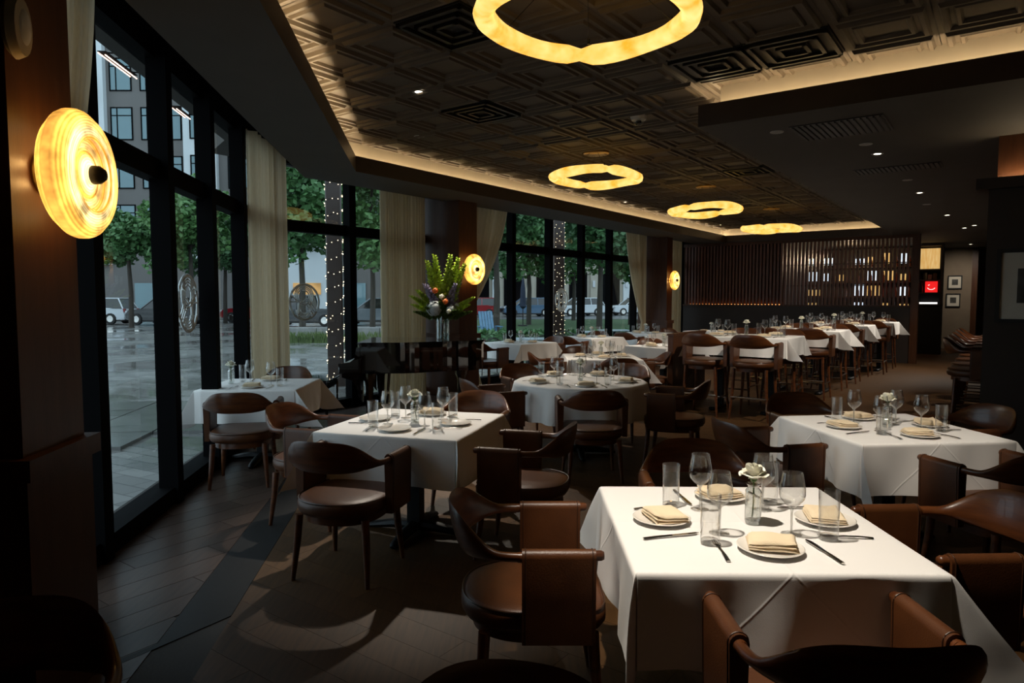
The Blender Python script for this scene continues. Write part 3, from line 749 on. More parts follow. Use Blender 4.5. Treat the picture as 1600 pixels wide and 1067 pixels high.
chair(1.22, 14.02, -36, 'leather chair with its back to camera at the middle far-window table')
chair(1.95, 15.72, 165, 'leather chair behind the middle table along the far windows')
T9 = 'the table by the farthest column'
table_set(T9, (3.22, 16.45), 38, .475, .765, [(0, .30, 'near right'), (-90, .30, 'near left'), (180, .30, 'far')], seed=9)
chair(2.66, 15.62, -36, 'leather chair in front of the table by the farthest timber column')
T10 = 'the table behind the low divider'
table_set(T10, (2.66, 11.95), 36, .46, .765, [(0, .30, 'near right'), (-90, .30, 'near left'), (180, .30, 'far')], seed=10)
chair(2.62, 12.75, 175, 'leather chair behind the table half hidden by the low divider')
chair(4.05, 17.1, 200, 'dark chair near the last curtain at the far window end')
T15 = 'the far corner table'
table_set(T15, (5.05, 17.3), 36, .475, .765, [(0, .30, 'near right'), (-90, .30, 'near left')], seed=15)
# high tables in a row along the screen side of the aisle
HN = ['the nearest high table', 'the second high table', 'the third high table', 'the farthest high table']
hc = [Vector((3.34, 9.72)), Vector((4.93, 11.63)), Vector((6.45, 13.68)), Vector((7.82, 15.25))]
def hi_cloth(desc, c, seed):
    key = 'hi'
    if key not in TPROT:
        t = empty('high_table'); MB().cbox(-.66, .66, -.44, .44, 1.03, 1.058, .006, 1).build('tabletop', M['wood'], t)
        for sx in (-1, 1):
            MB().box(sx*.36-.045, sx*.36+.045, -.045, .045, .04, 1.03).build('post', M['black_metal'], t, smooth=False)
            MB().cbox(sx*.36-.05, sx*.36+.05, -.34, .34, 0, .045, .012, 1).build('base_bar', M['black_metal'], t)
        TPROT[key] = t
    place(TPROT[key], USED, (c.x, c.y, 0), RZ_B, f'black two-post bar height table under the cloth of {desc}', 'table', 'high tables')
    k = make_cloth(.665, .445, .27, seed).build('tablecloth', M['cloth'], loc=(c.x, c.y, 1.061), rz=RZ_B, ang=75)
    tag(k, f'white linen tablecloth draped over {desc}', 'tablecloth', 'white tablecloths')
for i, (d, c) in enumerate(zip(HN, hc)):
    hi_cloth(d, c, 40+i); Z = 1.063; rr = random.Random(90+i)
    for sx, side in ((-.33, 'left'), (.33, 'right')):
        for sy, wd in ((-1, 'near'), (1, 'far')):
            a = RZ_B+(0 if sy < 0 else PI)
            def at(x, y):
                q = rot2(a, (sx if sy < 0 else -sx)+x, -.29+y); return (c.x+q[0], c.y+q[1], Z)
            sw = f'{wd} {side}'
            def lb(x): return f'{x} at the {sw} place of {d}'
            place(PLATE, USED, at(0, 0), a, lb('white side plate'), 'plate', 'plates')
            p = at(0, 0); place(NAPKIN, USED, (p[0], p[1], Z+.019), a+rr.uniform(-.3, .3), lb('folded cream napkin'), 'napkin', 'napkins')
            place(FORK, USED, at(-.15, 0), a, lb('steel fork'), 'fork', 'forks')
            place(KNIFE, USED, at(.15, 0), a, lb('steel table knife'), 'knife', 'knives')
            place(WINE, USED, at(.12+rr.uniform(-.02, .02), .16), 0, lb('clear wine glass'), 'wine glass', 'wine glasses')
            place(WATER, USED, at(.215, .095+rr.uniform(-.012, .012)), 0, lb('clear water tumbler'), 'glass', 'water tumblers')
            q = rot2(a, (sx if sy < 0 else -sx), -.445-.262)
            stool(c.x+q[0], c.y+q[1], math.degrees(a), f'leather bar stool with steel footrest, {sw} of {d}')
    place(VASE, USED, (c.x, c.y, Z), 0, f'cut glass bud vase on {d}', 'vase', 'bud vases')
    place(ROSE, USED, (c.x, c.y, Z), rr.uniform(0, 6), f'white rose in the bud vase on {d}', 'flower', 'white roses')
dv = hc[0]-U*.5-NB*.93
t = empty('low_divider', (dv.x, dv.y, 0), RZ_B); tag(t, 'low dark wood divider panel left of the nearest high table', 'divider')
MB().box(-.04, .04, 0, 1.3, 0, 1.05).build('panel', M['wallwood'], t, smooth=False)
MB().box(-.05, .05, -.01, 1.31, 1.05, 1.08).build('cap', M['wallwood'], t, smooth=False)
# foreground chairs cut by the frame
chair(-.05, 1.085, 168, 'leather chair at the bottom edge of the picture, only its back rail showing')
chair(-1.20, 1.40, 192, 'dark leather chair in the bottom left corner of the picture')

# ================================================================== CURTAINS
def curtain(p0, p1, z0, z1, lab, tie=None, folds=9, depth=.045, flip=1):
    """p0-p1: rail line; tie=(fraction of the rail the cloth is gathered to, height, gathered width)"""
    d = p1-p0; L_ = d.length; d = d/L_; n = Vector((-d.y, d.x))
    def f(u, v):
        z = z1+(z0-z1)*v
        if tie:
            fr, zt, wd = tie; k = (z1-z)/(z1-zt) if z > zt else max(0, 1-(zt-z)/(zt-z0)*.25)
            k = max(0, min(1, k))**1.7
            x = u*L_*(1-k)+(fr*L_+(u-.5)*wd)*k
        else: k = 0; x = u*L_
        w_ = depth*(1-.45*k)*(math.sin(2*PI*folds*u)+.35*math.sin(2*PI*folds*2.3*u+1))
        p = p0+d*x+n*w_
        return (p.x, p.y, z)
    o = MB().grid(f, folds*12+1, 26).build('curtain', M['curtain'], ang=180)
    tag(o, lab, 'curtain', 'cream window curtains')
    o.data.update()
    return o
curtain(al(1.5, .16), al(.26, .26), .03, 3.42, 'straight cream curtain in the corner where the two glass walls meet', folds=7)
curtain(al(glassA(3.74), .27), al(glassA(2.97), .27), .03, 3.42, 'cream curtain gathered beside the nearest column, behind the big sconce', tie=(.9, 1.35, .16), folds=10)
curtain(st(1.76, .26), st(2.66, .26), .03, 3.42, 'wide straight cream curtain hanging behind the piano', folds=13)
curtain(st(3.45, .26), st(4.92, .26), .03, 3.42, 'cream curtain swept aside to the column right of the flowers', tie=(.06, 1.15, .22), folds=12)
curtain(st(9.82, .26), st(10.86, .26), .03, 3.42, 'cream curtain tied back against the farthest timber column', tie=(.95, .98, .2), folds=10)
curtain(st(12.55, .26), st(13.2, .26), .03, 3.42, 'straight cream curtain between the farthest column and the slat screen', folds=8)

# ================================================================== SCONCES
def disc_mat(name, n):
    m = bpy.data.materials.new(name); m.use_nodes = True; nt = m.node_tree; N = nt.nodes; L = nt.links; b = N['Principled BSDF']
    tc = N.new('ShaderNodeTexCoord'); cr = N.new('ShaderNodeVectorMath'); cr.operation = 'CROSS_PRODUCT'; cr.inputs[1].default_value = (n.x, n.y, 0)
    ln = N.new('ShaderNodeVectorMath'); ln.operation = 'LENGTH'; L.new(tc.outputs['Object'], cr.inputs[0]); L.new(cr.outputs[0], ln.inputs[0])
    rp = N.new('ShaderNodeValToRGB'); mu = N.new('ShaderNodeMath'); mu.operation = 'MULTIPLY'; mu.inputs[1].default_value = 4.0; L.new(ln.outputs['Value'], mu.inputs[0]); L.new(mu.outputs[0], rp.inputs[0])
    cols = [(.0, (1, .60, .16)), (.22, (1, .72, .30)), (.34, (.95, .36, .03)), (.44, (1, .66, .22)), (.56, (.85, .34, .03)), (.64, (1, .74, .34)), (.76, (1, .62, .16)), (.88, (.9, .42, .06)), (1., (.8, .36, .06))]
    e = rp.color_ramp.elements
    while len(e) < len(cols): e.new(.5)
    for q, (p_, c_) in zip(e, cols): q.position = p_; q.color = (*c_, 1)
    nz = N.new('ShaderNodeTexNoise'); nz.inputs['Scale'].default_value = 9; nz.inputs['Detail'].default_value = 3; L.new(tc.outputs['Object'], nz.inputs['Vector'])
    mr = N.new('ShaderNodeMapRange'); mr.inputs['From Min'].default_value = .3; mr.inputs['From Max'].default_value = .75; mr.inputs['To Min'].default_value = .6; mr.inputs['To Max'].default_value = 3.6; L.new(nz.outputs[0], mr.inputs[0])
    L.new(rp.outputs[0], b.inputs['Emission Color']); wv = N.new('ShaderNodeMath'); wv.operation = 'SINE'; w0 = N.new('ShaderNodeMath'); w0.operation = 'MULTIPLY'; w0.inputs[1].default_value = 620; L.new(ln.outputs['Value'], w0.inputs[0]); L.new(w0.outputs[0], wv.inputs[0])
    w1 = N.new('ShaderNodeMath'); w1.operation = 'MULTIPLY_ADD'; w1.inputs[1].default_value = .3; w1.inputs[2].default_value = 1.0; L.new(wv.outputs[0], w1.inputs[0]); w2 = N.new('ShaderNodeMath'); w2.operation = 'MULTIPLY'; L.new(w1.outputs[0], w2.inputs[0]); L.new(mr.outputs[0], w2.inputs[1]); L.new(w2.outputs[0], b.inputs['Emission Strength']); b.inputs['Base Color'].default_value = (.4, .25, .1, 1); b.inputs['Roughness'].default_value = .12
    return m
def sconce(base, n, lab, power):
    t = empty('disc_sconce', base); tag(t, lab, 'sconce', 'round glass wall sconces')
    sx = Vector((-n.y, n.x)); X = Matrix(((sx.x, 0, n.x, 0), (sx.y, 0, n.y, 0), (0, 1, 0, 0), (0, 0, 0, 1)))
    q = MB().lathe([(0, 0), (.075, 0), (.078, .008), (.074, .016), (.03, .02), (.028, .09), (0, .09)], 28); q.xf(X); q.build('backplate', M['brass'], t)
    dm = disc_mat('lit_ribbed_glass', n)
    def rib(r): return .0035*math.sin(r*420)
    prof = [(.03, .085), (.12, .075), (.19, .085)]
    for k in range(10): a = -PI/2+PI*k/9; prof.append((.195+.048*math.cos(a), .135+.05*math.sin(a)+rib(k*.01)))
    for k in range(26):
        r = .19-k*.0062; prof.append((r, .182-.022*math.sin((.19-r)/.16*PI)+rib(r)))
    q = MB().lathe(prof, 48); q.xf(X); q.build('glass_disc', dm, t, ang=25)
    q = MB().lathe([(.18, .186), (.14, .19), (.135, .186)], 40); q.xf(X); q.build('glass_ring', dm, t)
    q = MB().lathe([(0, .16), (.026, .165), (.036, .185), (.034, .21), (.02, .228), (0, .232)], 24); q.xf(X); q.build('knob', M['black_metal'], t)
    for d_, pw in ((.05, power),):
        lt = bpy.data.lights.new('sconce_bulb', 'POINT'); lt.energy = pw; lt.color = (1, .56, .18); lt.shadow_soft_size = .05
        lo = bpy.data.objects.new('sconce_bulb', lt); COL.objects.link(lo); lo.parent = t; lo.location = (n.x*d_, n.y*d_, .0)
    return t
sconce(al((ya0+ya1)/2+.02, .60, 2.07), NA, 'large glowing ribbed glass disc sconce on the nearest left column', 4.5)
sconce(st(3.12, .80, 2.05), NB, 'glowing disc sconce on the column right of the flower arrangement', 4.)
sconce(st(11.2, .80, 2.04), NB, 'small distant disc sconce on the farthest timber column', 4.)

# ================================================================== RING CHANDELIERS
def chandelier(c, R, z, lab, seed):
    t = empty('ring_chandelier', (c.x, c.y, z)); tag(t, lab, 'chandelier', 'alabaster ring chandeliers')
    rr = random.Random(seed); cuts = sorted(rr.uniform(0, 2*PI) for _ in range(2)); a0 = rr.uniform(0, 6)
    for k in range(2):
        st_, en = a0+k*PI+.0, a0+(k+1)*PI+.18; n = 30; path = []; sec = []
        for i in range(n+1):
            a = st_+(en-st_)*i/n; e = min(i, n-i)/n; off = .05*(1 if k else -1)*math.cos((i/n-.5)*PI)*.3
            r = R+(.022 if k else -.022)*math.cos(PI*i/n); path.append((r*math.cos(a), r*math.sin(a), off+.012*math.sin(3*a)))
            kk = min(1, e*9+.35); sec.append((.062*kk*(1+.08*math.sin(7*a)), .058*kk*(1+.1*math.sin(5*a+1))))
        MB().tube(path, .06, 10, sec=sec, up=(0, 0, 1)).build('alabaster_arc', M['ring'], t, ang=60)
    MB().lathe([(0, ZT-z-.004), (.17, ZT-z-.004), (.17, ZT-z-.03), (.16, ZT-z-.035), (0, ZT-z-.035)], 32).build('canopy', M['brass'], t)
    for k in range(6):
        a = a0+k*PI/3; MB().tube([(.1*math.cos(a), .1*math.sin(a), ZT-z-.03), (R*math.cos(a), R*math.sin(a), .05)], .0022, 5).build('wire', M['black_metal'], t)
        q = MB().box(-.008, .008, -.008, .008, .045, .075); q.v = [(x+R*math.cos(a), y+R*math.sin(a), zz) for x, y, zz in q.v]; q.build('clip', M['black_metal'], t)
chandelier(Vector((.41, 3.86)), .565, 3.15, 'nearest and largest looking glowing alabaster ring chandelier at the top edge', 1)
chandelier(Vector((1.10, 9.05)), .555, 3.17, 'second alabaster ring chandelier, above the round table', 5)
chandelier(st(6.05, 3.62), .56, 3.08, 'third alabaster ring chandelier along the ceiling row', 8)
chandelier(st(9.7, 3.7), .56, 3.06, 'farthest alabaster ring chandelier, near the slat screen', 12)

# ================================================================== DOWNLIGHTS
def downlight(p, zc, lit, lab, power=0, aim=None, size=.9, blend=.6, col=(1, .90, .76)):
    t = empty('downlight', (p.x, p.y, zc)); tag(t, lab, 'downlight', 'recessed ceiling downlights')
    MB().lathe([(.035, -.004), (.058, -.007), (.062, -.003), (.062, .0)], 24).build('trim_ring', M['lens_off'], t)
    MB().lathe([(0, -.003), (.04, -.004)], 20).build('lens', M['lens'] if lit else M['lens_off'], t)
    if power:
        lt = bpy.data.lights.new('downlight_beam', 'SPOT'); lt.energy = power; lt.color = col; lt.spot_size = size; lt.spot_blend = blend; lt.shadow_soft_size = .035
        lo = bpy.data.objects.new('downlight_beam', lt); COL.objects.link(lo); lo.parent = t; lo.location = (0, 0, -.03)
        if aim is not None: lo.rotation_euler = (Vector(aim)-Vector((p.x, p.y, zc-.03))).to_track_quat('-Z', 'Y').to_euler()
    return t
V2 = Vector
DZ = ZT-.004
# out of the picture, over the nearest tables
downlight(V2((.10, 2.22)), DZ, True, 'lit downlight overhead, left of the large front table', 440, (.87, 2.53, .77), .72, .45)
downlight(V2((1.35, 3.0)), DZ, True, 'lit downlight overhead between the two right-hand square tables', 330, (2.42, 4.4, .77), .48, .5)
def pdl(x, y, zc, *a, **k): p = px(x, y, zc); downlight(p.to_2d(), zc, *a, **k)
pdl(654, 143, DZ, True, 'lit downlight in the tile ceiling above the left-centre table', power=400, aim=(-.68, 5.15, .77), size=.80, blend=.7)
pdl(706, 250, DZ, True, 'lit downlight in the tile ceiling in front of the piano', power=480, aim=(.15, 8.5, .77), size=1.6, blend=1.)
pdl(655, 213, DZ, False, 'unlit white downlight in the tile ceiling near the left cove')
pdl(978, 316, DZ, True, 'lit downlight beside the cove above the far window tables', power=420, aim=(2.3, 13.1, .77), size=1.35, blend=1.)
pdl(1127, 351, DZ, True, 'small lit downlight in the cove corner by the slat screen', power=160, aim=(5.2, 17.6, .5), size=1.2, blend=1.)
pdl(1371, 240, ZS, True, 'nearest lit downlight in the smooth ceiling on the right', power=300, aim=(3.4, 9.6, 1.0), size=1.5, blend=1.)
pdl(1437, 301, ZS, True, 'second lit downlight in the smooth ceiling on the right', power=300, aim=(5.0, 11.7, 1.0), size=1.5, blend=1.)
pdl(1480, 336, ZS, True, 'third lit downlight in the smooth ceiling on the right', power=300, aim=(6.5, 13.6, 1.0), size=1.5, blend=1.)
pdl(1507, 356, ZS, True, 'fourth lit downlight in the smooth ceiling on the right', power=300, aim=(7.9, 15.2, 1.0), size=1.5, blend=1.)
pdl(1214, 206, ZS, False, 'unlit white ceiling disc on the smooth ceiling left of the air grille')
pdl(1353, 225, ZS, False, 'unlit white ceiling disc just before the nearest lit right downlight')
pdl(1418, 281, ZS, False, 'unlit white ceiling disc above the second lit right downlight')
pdl(1448, 319, ZS, False, 'unlit white ceiling disc between the second and third right downlights')
pd = px(1535, 393, ZS); downlight(pd.to_2d(), ZS, True, 'distant lit downlight in the far corridor ceiling', 200, None)
downlight(st(18.3, 6.9), ZS, True, 'lit downlight in the corridor before the two small pictures', 90, (st(20.0, 6.5, 1.4)), 1.6, 1.)  # extra downlight put in so the corridor pictures show
downlight(st(6.5, 8.3), ZS, True, 'lit downlight above the bar behind the right partition', 220, None, 1.9, 1.)  # added out of view to brighten the bar stools
downlight(st(12.2, 7.2), ZS, True, 'lit downlight above the aisle beside the slat screen end', 260, None, 1.9, 1.)
# ceiling camera / smoke detector
p = px(998, 180, ZT); t = empty('ceiling_camera', (p.x, p.y, ZT-.006)); tag(t, 'white dome camera on the ceiling between the ring chandeliers', 'camera')
MB().lathe([(0, 0), (.085, 0), (.088, -.012), (.075, -.045), (.0, -.05)], 28).build('housing', M['lens_off'], t)
MB().lathe([(.055, -.045), (.05, -.075), (.03, -.1), (0, -.108)], 24).build('dome', M['pane'], t); MB().lathe([(0, -.05), (.03, -.055), (.03, -.08), (0, -.09)], 16).build('lens', M['black'], t)

# ================================================================== PIANO, BENCH, FLOWERS
pn = empty('grand_piano', (-2.02, 8.93, 0), R_(2)); tag(pn, 'glossy black grand piano with closed lid by the far glass wall', 'piano')
def pout(ins):
    P = [(.0+ins, .0+ins), (.55, .0+ins)]
    for i in range(13):
        k = i/12; P.append((.55+.72*k, ins+.30*smoothstep(k)))
    for i in range(9):
        a = -PI/2+PI*i/8; P.append((1.30+(.36-ins)*math.cos(a), .70+(.38-ins)*math.sin(a)))
    P += [(1.0, 1.10-ins), (.0+ins, 1.25-ins)]
    return P
body = MB().prism(pout(.02), .60, .955); body.build('case', M['piano'], pn, smooth=False)
MB().prism(pout(-.012), .985, 1.012).build('lid', M['piano'], pn, smooth=False); MB().prism(pout(.006), .955, .985).build('lid_rim', M['piano'], pn, smooth=False)
MB().cbox(-.26, .03, .0, 1.25, .60, .70, .012, 1).build('key_bed', M['piano'], pn)
for yy in (0, 1.17):
    q = MB().prism([(-.26, .69), (.02, .69), (.02, .95), (-.02, .95), (-.05, .80), (-.12, .745), (-.26, .735)], yy, yy+.08)
    q.v = [(x, z, y) for x, y, z in q.v]; q.build('key_cheek', M['piano'], pn, smooth=False)
kb = MB().box(-.235, -.02, .085, 1.165, .70, .722).build('keyboard', M['whitekey'], pn, smooth=False)
m = MB()
for i in range(36):
    if i % 7 not in (2, 6): m.box(-.15, -.02, .1+i*.0297, .1+i*.0297+.012, .722, .733)
m.build('black_keys', M['piano'], kb, smooth=False)
MB().cbox(-.03, -.005, .08, 1.17, .70, .88, .006, 1).build('fallboard', M['piano'], pn)
for (lx, ly) in ((.12, .12), (.12, 1.1), (1.32, .7)):
    lg = MB().tube([(lx, ly, .60), (lx, ly, .52), (lx, ly, .46), (lx, ly, .1), (lx, ly, .06)], [.085, .085, .06, .045, .05], 8).build('leg', M['piano'], pn)
    MB().lathe([(0, 0), (.03, .0), (.035, .03), (.03, .06), (0, .06)], 14, o=(lx, ly, 0)).build('caster', M['brass'], lg)
for yy in (.02, 1.15):
    q = MB()
    for k in range(10):
        pass
    P = [(-.22, .60), (.05, .60), (.05, .22), (-.01, .30), (-.03, .42), (-.09, .51), (-.22, .55)]
    q.prism(P, yy, yy+.08); q.v = [(x, z, y) for x, y, z in q.v]; q.build('leg_bracket', M['piano'], pn, smooth=False)
ly = MB().tube([(.32, .55, .60), (.28, .58, .12)], .012, 6).tube([(.32, .70, .60), (.28, .67, .12)], .012, 6); ly.box(.22, .34, .54, .71, .06, .12); ly.build('pedal_lyre', M['piano'], pn)
bn = empty('piano_bench', (-2.62, 9.0, 0), R_(3)); tag(bn, 'black piano bench left of the grand piano', 'bench')
MB().cbox(-.19, .19, -.02, .72, .46, .50, .01, 1).build('seat', M['piano'], bn)
MB().box(-.165, .165, .0, .70, .38, .46).build('apron', M['piano'], bn, smooth=False)
for sx in (-.15, .15):
    for sy in (.02, .68): MB().tube([(sx, sy, .42), (sx, sy, 0)], [.026, .018], 4).build('leg', M['piano'], bn, smooth=False)
M['leafg'] = mat('fresh_leaf_green', (.10, .17, .02), .5, vary=(.05, .10, .015), vscale=12)
M['bell'] = mat('lime_bell_flower', (.50, .62, .08), .55, vary=(.36, .48, .05), vscale=25)
M['lav'] = mat('lavender_bloom', (.36, .30, .44), .6, vary=(.50, .45, .55), vscale=30)
M['orange'] = mat('orange_rose', (.80, .20, .03), .55, vary=(.62, .13, .02), vscale=25)
M['hyd'] = mat('blue_grey_hydrangea', (.34, .38, .40), .7, vary=(.45, .48, .46), vscale=40)
vc = Vector((-.96, 9.45, 1.013))
va = empty('glass_vase', vc); tag(va, 'tall clear glass cylinder vase on the piano lid', 'vase')
MB().lathe([(0, .0), (.088, .0), (.09, .006), (.09, .37), (.088, .372), (.085, .37), (.084, .03), (0, .025)], 32).build('cylinder', thin_glass('tall_vase_glass', (.78, .84, .82), .12, .75, 2.0, .03), va)
bq = empty('flower_bouquet', vc); tag(bq, 'tall mixed flower bouquet with lime spikes and orange roses on the piano', 'bouquet')
rr = random.Random(11)
def spike(a, lean, base, ln, wd, m_, nm, bend=.0):
    q = MB(); P = []
    for i in range(9):
        k = i/8; r = .02+lean*(k**1.2); P.append(Vector((r*math.cos(a), r*math.sin(a)*.7, base+ln*k-bend*k*k)))
    so = MB().tube(P, [.006-.003*i/8 for i in range(9)], 5).build('flower_stem', M['stem'], bq)
    for i in range(60):
        k = .35+.65*i/60; j = k*8; p = P[int(j)].lerp(P[min(8, int(j)+1)], j-int(j)); aa = i*2.4; s = wd*(1.15-.75*(i/60))
        d = Vector((math.cos(aa), math.sin(aa), .25)).normalized()
        c = p+d*s*.55; sx = d.cross(Vector((0, 0, 1))).normalized()*s*.5; sy = Vector((0, 0, 1))*s*.5
        q.add([p, c-sx, p+d*s*1.2+sy*.5, c+sx], [(0, 1, 2, 3)]); q.add([p, c-sy, p+d*s*1.2, c+sy], [(0, 1, 2, 3)])
    q.build(nm, m_, so)
for a, lean, ln in ((PI*.95, .20, .82), (PI*.8, .12, .90), (.4, .22, .86), (-.2, .10, .90), (.1, .30, .78)): spike(a, lean, .28, ln, .085, M['bell'], 'lime_bells')
for a, lean, ln in ((PI, .42, .42), (PI*1.08, .40, .30), (0, .42, .40), (-.15, .36, .30), (PI*.9, .36, .5)): spike(a, lean, .25, ln, .075, M['bell'], 'lime_bells', .06)
for a, lean, ln in ((PI*.85, .28, .50), (PI*1.2, .24, .48), (.3, .24, .52), (-.5, .2, .50), (PI/2, .2, .5), (.8, .26, .5)): spike(a, lean, .28, ln, .07, M['lav'], 'lavender_florets')
for a, lean, ln in ((PI*1.5, .2, .34), (PI*1.3, .3, .26), (-.9, .34, .22), (PI*.5, .2, .3), (-.3, .4, .2), (PI*1.15, .38, .2)): spike(a, lean, .24, ln, .085, M['leafg'], 'leaves', .05)
def blob(x, y, z, r, m_, nm, n=60):
    q = MB()
    for i in range(n):
        th = math.acos(1-2*(i+.5)/n); a = i*2.4; d = Vector((math.sin(th)*math.cos(a), math.sin(th)*math.sin(a), math.cos(th))); c = d*r*rr.uniform(.82, 1.05); s = r*.34
        e1_ = d.cross(Vector((.3, .2, 1))).normalized()*s; e2_ = d.cross(e1_).normalized()*s
        q.add([c-e1_, c-e2_, c+e1_, c+e2_, c+d*s*.3], [(0, 1, 4), (1, 2, 4), (2, 3, 4), (3, 0, 4)])
    q.lathe([(0, -r*.8), (r*.7, -r*.3), (r*.75, .2*r), (r*.4, .7*r), (0, r*.8)], 10)
    q.v = [(a_+x, b_+y, c_+z) for a_, b_, c_ in q.v]; q.build(nm, m_, bq)
blob(-.10, -.10, .44, .105, M['hyd'], 'hydrangea'); blob(.13, -.08, .42, .07, M['hyd'], 'hydrangea'); blob(.03, .08, .46, .09, M['hyd'], 'hydrangea')
for x, y, z in ((-.09, -.10, .68), (.05, -.14, .53), (.12, .05, .62)): blob(x, y, z, .042, M['orange'], 'orange_rose', 30)
for x, y, z in ((.10, -.16, .40), (.2, -.02, .48), (.0, -.12, .60)): blob(x, y, z, .035, M['petal'], 'white_bloom', 30)
# standing brass candelabrum behind the flowers
cd = empty('candelabrum', (-1.02, 9.95, 1.013)); tag(cd, 'dark candelabrum with glass cups behind the flowers on the piano', 'candelabrum')
MB().lathe([(0, 0), (.07, 0), (.06, .02), (.015, .03), (.012, .7), (.02, .72), (0, .73)], 16).build('stem', M['black_metal'], cd)
for k in range(5):
    a = 2*PI*k/5; arm = MB().tube([(0, 0, .68), (.08*math.cos(a), .08*math.sin(a), .64), (.16*math.cos(a), .16*math.sin(a), .70), (.17*math.cos(a), .17*math.sin(a), .76)], .006, 6).build('arm', M['black_metal'], cd)
    MB().lathe([(.012, .76), (.02, .79), (.018, .86), (.022, .89)], 10, o=(.17*math.cos(a), .17*math.sin(a), 0)).build('cup', M['vase_glass'], arm)

# ================================================================== RIGHT SIDE: PARTITION, PICTURE, BAR
PA = st(2.57, 7.68)
pt = empty('partition_wall', (PA.x, PA.y, 0)); tag(pt, 'dark full height partition at the right edge with a lit ledge', 'partition')
def ppart(nm, m_, *b):
    q = MB().obox(Vector((0, 0)), NB, U, *b); return q.build(nm, m_, pt, smooth=False)
ppart('panel', M['darkwall'], -.02, 2.9, 0, .3, 0, 2.62); ppart('ledge', M['darkwall'], -.12, 2.9, -.08, .38, 2.62, 2.72); ppart('upper_wall', M['wallwood'], .04, 2.9, .1, .3, 2.72, ZS)
ppart('ledge_light', M['led'], .06, 2.8, .02, .035, 2.722, 2.728)
M['print'] = mat('monochrome_photograph', (.10, .095, .085), .5, vary=(.008, .008, .008), vscale=6)
M['mount'] = mat('cream_mount_board', (.62, .57, .48), .8, vary=(.58, .53, .44), vscale=3)
def picture(o, ux, nn, x0, x1, z0, z1, mw, lab, fm=.035):
    t = empty('framed_picture', (o.x, o.y, 0)); tag(t, lab, 'picture', 'framed pictures'); zero = Vector((0, 0))
    MB().obox(zero, ux, nn, x0, x1, 0, .02, z0, z1).build('mount', M['mount'], t, smooth=False)
    fr = MB()
    for b in ((x0-fm, x1+fm, 0, .04, z0-fm, z0), (x0-fm, x1+fm, 0, .04, z1, z1+fm), (x0-fm, x0, 0, .04, z0, z1), (x1, x1+fm, 0, .04, z0, z1)): fr.obox(zero, ux, nn, *b)
    fr.build('frame', M['black'], t, smooth=False)
    MB().obox(zero, ux, nn, x0+mw, x1-mw, .02, .023, z0+mw*1.15, z1-mw*1.15).build('print', M['print'], t, smooth=False)
picture(PA, NB, -U, .10, .85, 1.40, 2.02, .13, 'large framed monochrome picture with cream mount on the right partition')
BQ = Vector((5.34, 7.45))
bar = empty('bar_counter', (BQ.x, BQ.y, 0)); tag(bar, 'dark bar counter behind the right partition', 'bar counter')
zero = Vector((0, 0))
MB().obox(zero, U, NB, 0, 4.2, .1, .6, 0, 1.03).build('body', M['darkwall'], bar, smooth=False); MB().obox(zero, U, NB, -.04, 4.24, 0, .7, 1.03, 1.07).build('counter', M['wallwood'], bar, smooth=False)
for k in range(5):
    p = BQ+U*(.42+.78*k)-NB*.22
    stool(p.x, p.y, -126, ['leather bar stool nearest the right partition, at the dark bar', 'second bar stool along the dark bar from the partition', 'third bar stool along the dark bar from the partition', 'fourth bar stool along the dark bar from the partition', 'farthest bar stool along the dark bar'][k])
pp = BQ+U*.15+NB*.12; pl = empty('potted_plant', (pp.x, pp.y, 1.07)); tag(pl, 'small green plant in a pale square pot on the bar', 'plant')
MB().cbox(-.05, .05, -.05, .05, 0, .26, .006, 1).build('pot', M['beige'], pl)
q = MB()
for i in range(170):
    a = rr.uniform(0, 6.28); th = rr.uniform(0, 1.5); r = rr.uniform(.04, .17); c = Vector((r*math.sin(th)*math.cos(a), r*math.sin(th)*math.sin(a), .28+r*math.cos(th)*1.1)); d = Vector((math.cos(a), math.sin(a), rr.uniform(-.4, .6)))*.04; e = d.cross(Vector((0, 0, 1))).normalized()*.014
    q.add([c, c+d*.5+e, c+d, c+d*.5-e], [(0, 1, 2, 3)])
q.build('foliage', M['leafg'], pl)

# ================================================================== DISPLAY UNIT AND CORRIDOR BEYOND THE SCREEN
M['redbox'] = mat('red_lit_sign', (.5, .01, .01), .4, emit=(1, .02, .02), estr=.9, vary=(.4, .01, .01), vscale=6)
M['panelglow'] = emis('lit_onyx_panel', (.80, .42, .10), (1., .66, .26), .75, 4., (6, 6, 1))
M['whiteglow'] = emis('white_lit_mark', (1, .9, .85), (1, .95, .9), 1.4, 3.)
du = empty('display_shelf', st(17.2, 5.75, 0)); tag(du, 'tall dark display shelving with a glowing panel beyond the screen', 'shelving')
def dpart(nm, m_, *b, par=None): return MB().obox(zero, NB, -U, *b).build(nm, m_, par or du, smooth=False)
dpart('cabinet', M['black'], -.1, .58, -.4, .05, 0, 1.35)
dpart('back', M['black'], -.1, .58, -.4, -.37, 1.35, 3.1)
for x0 in (-.1, .53): dpart('upright', M['darkwall'], x0, x0+.05, -.4, .05, 1.35, 3.1)
for zz in (1.38, 1.72, 2.08, 2.36, 3.05): dpart('shelf', M['darkwall'], -.1, .58, -.4, .05, zz, zz+.03)
dpart('glowing_panel', M['panelglow'], .0, .48, -.30, -.27, 2.42, 3.0)
dpart('light_strip', M['whiteglow'], .02, .46, -.2, -.18, 1.42, 1.47)
rs = empty('red_sign', st(17.2, 5.75, 1.75)+Vector((NB.x*.29, NB.y*.29, 0))); tag(rs, 'small square red glowing sign with a white curved smile', 'sign')
MB().obox(zero, NB, -U, -.14, .16, -.22, -.18, 0, .31).build('box', M['redbox'], rs, smooth=False)
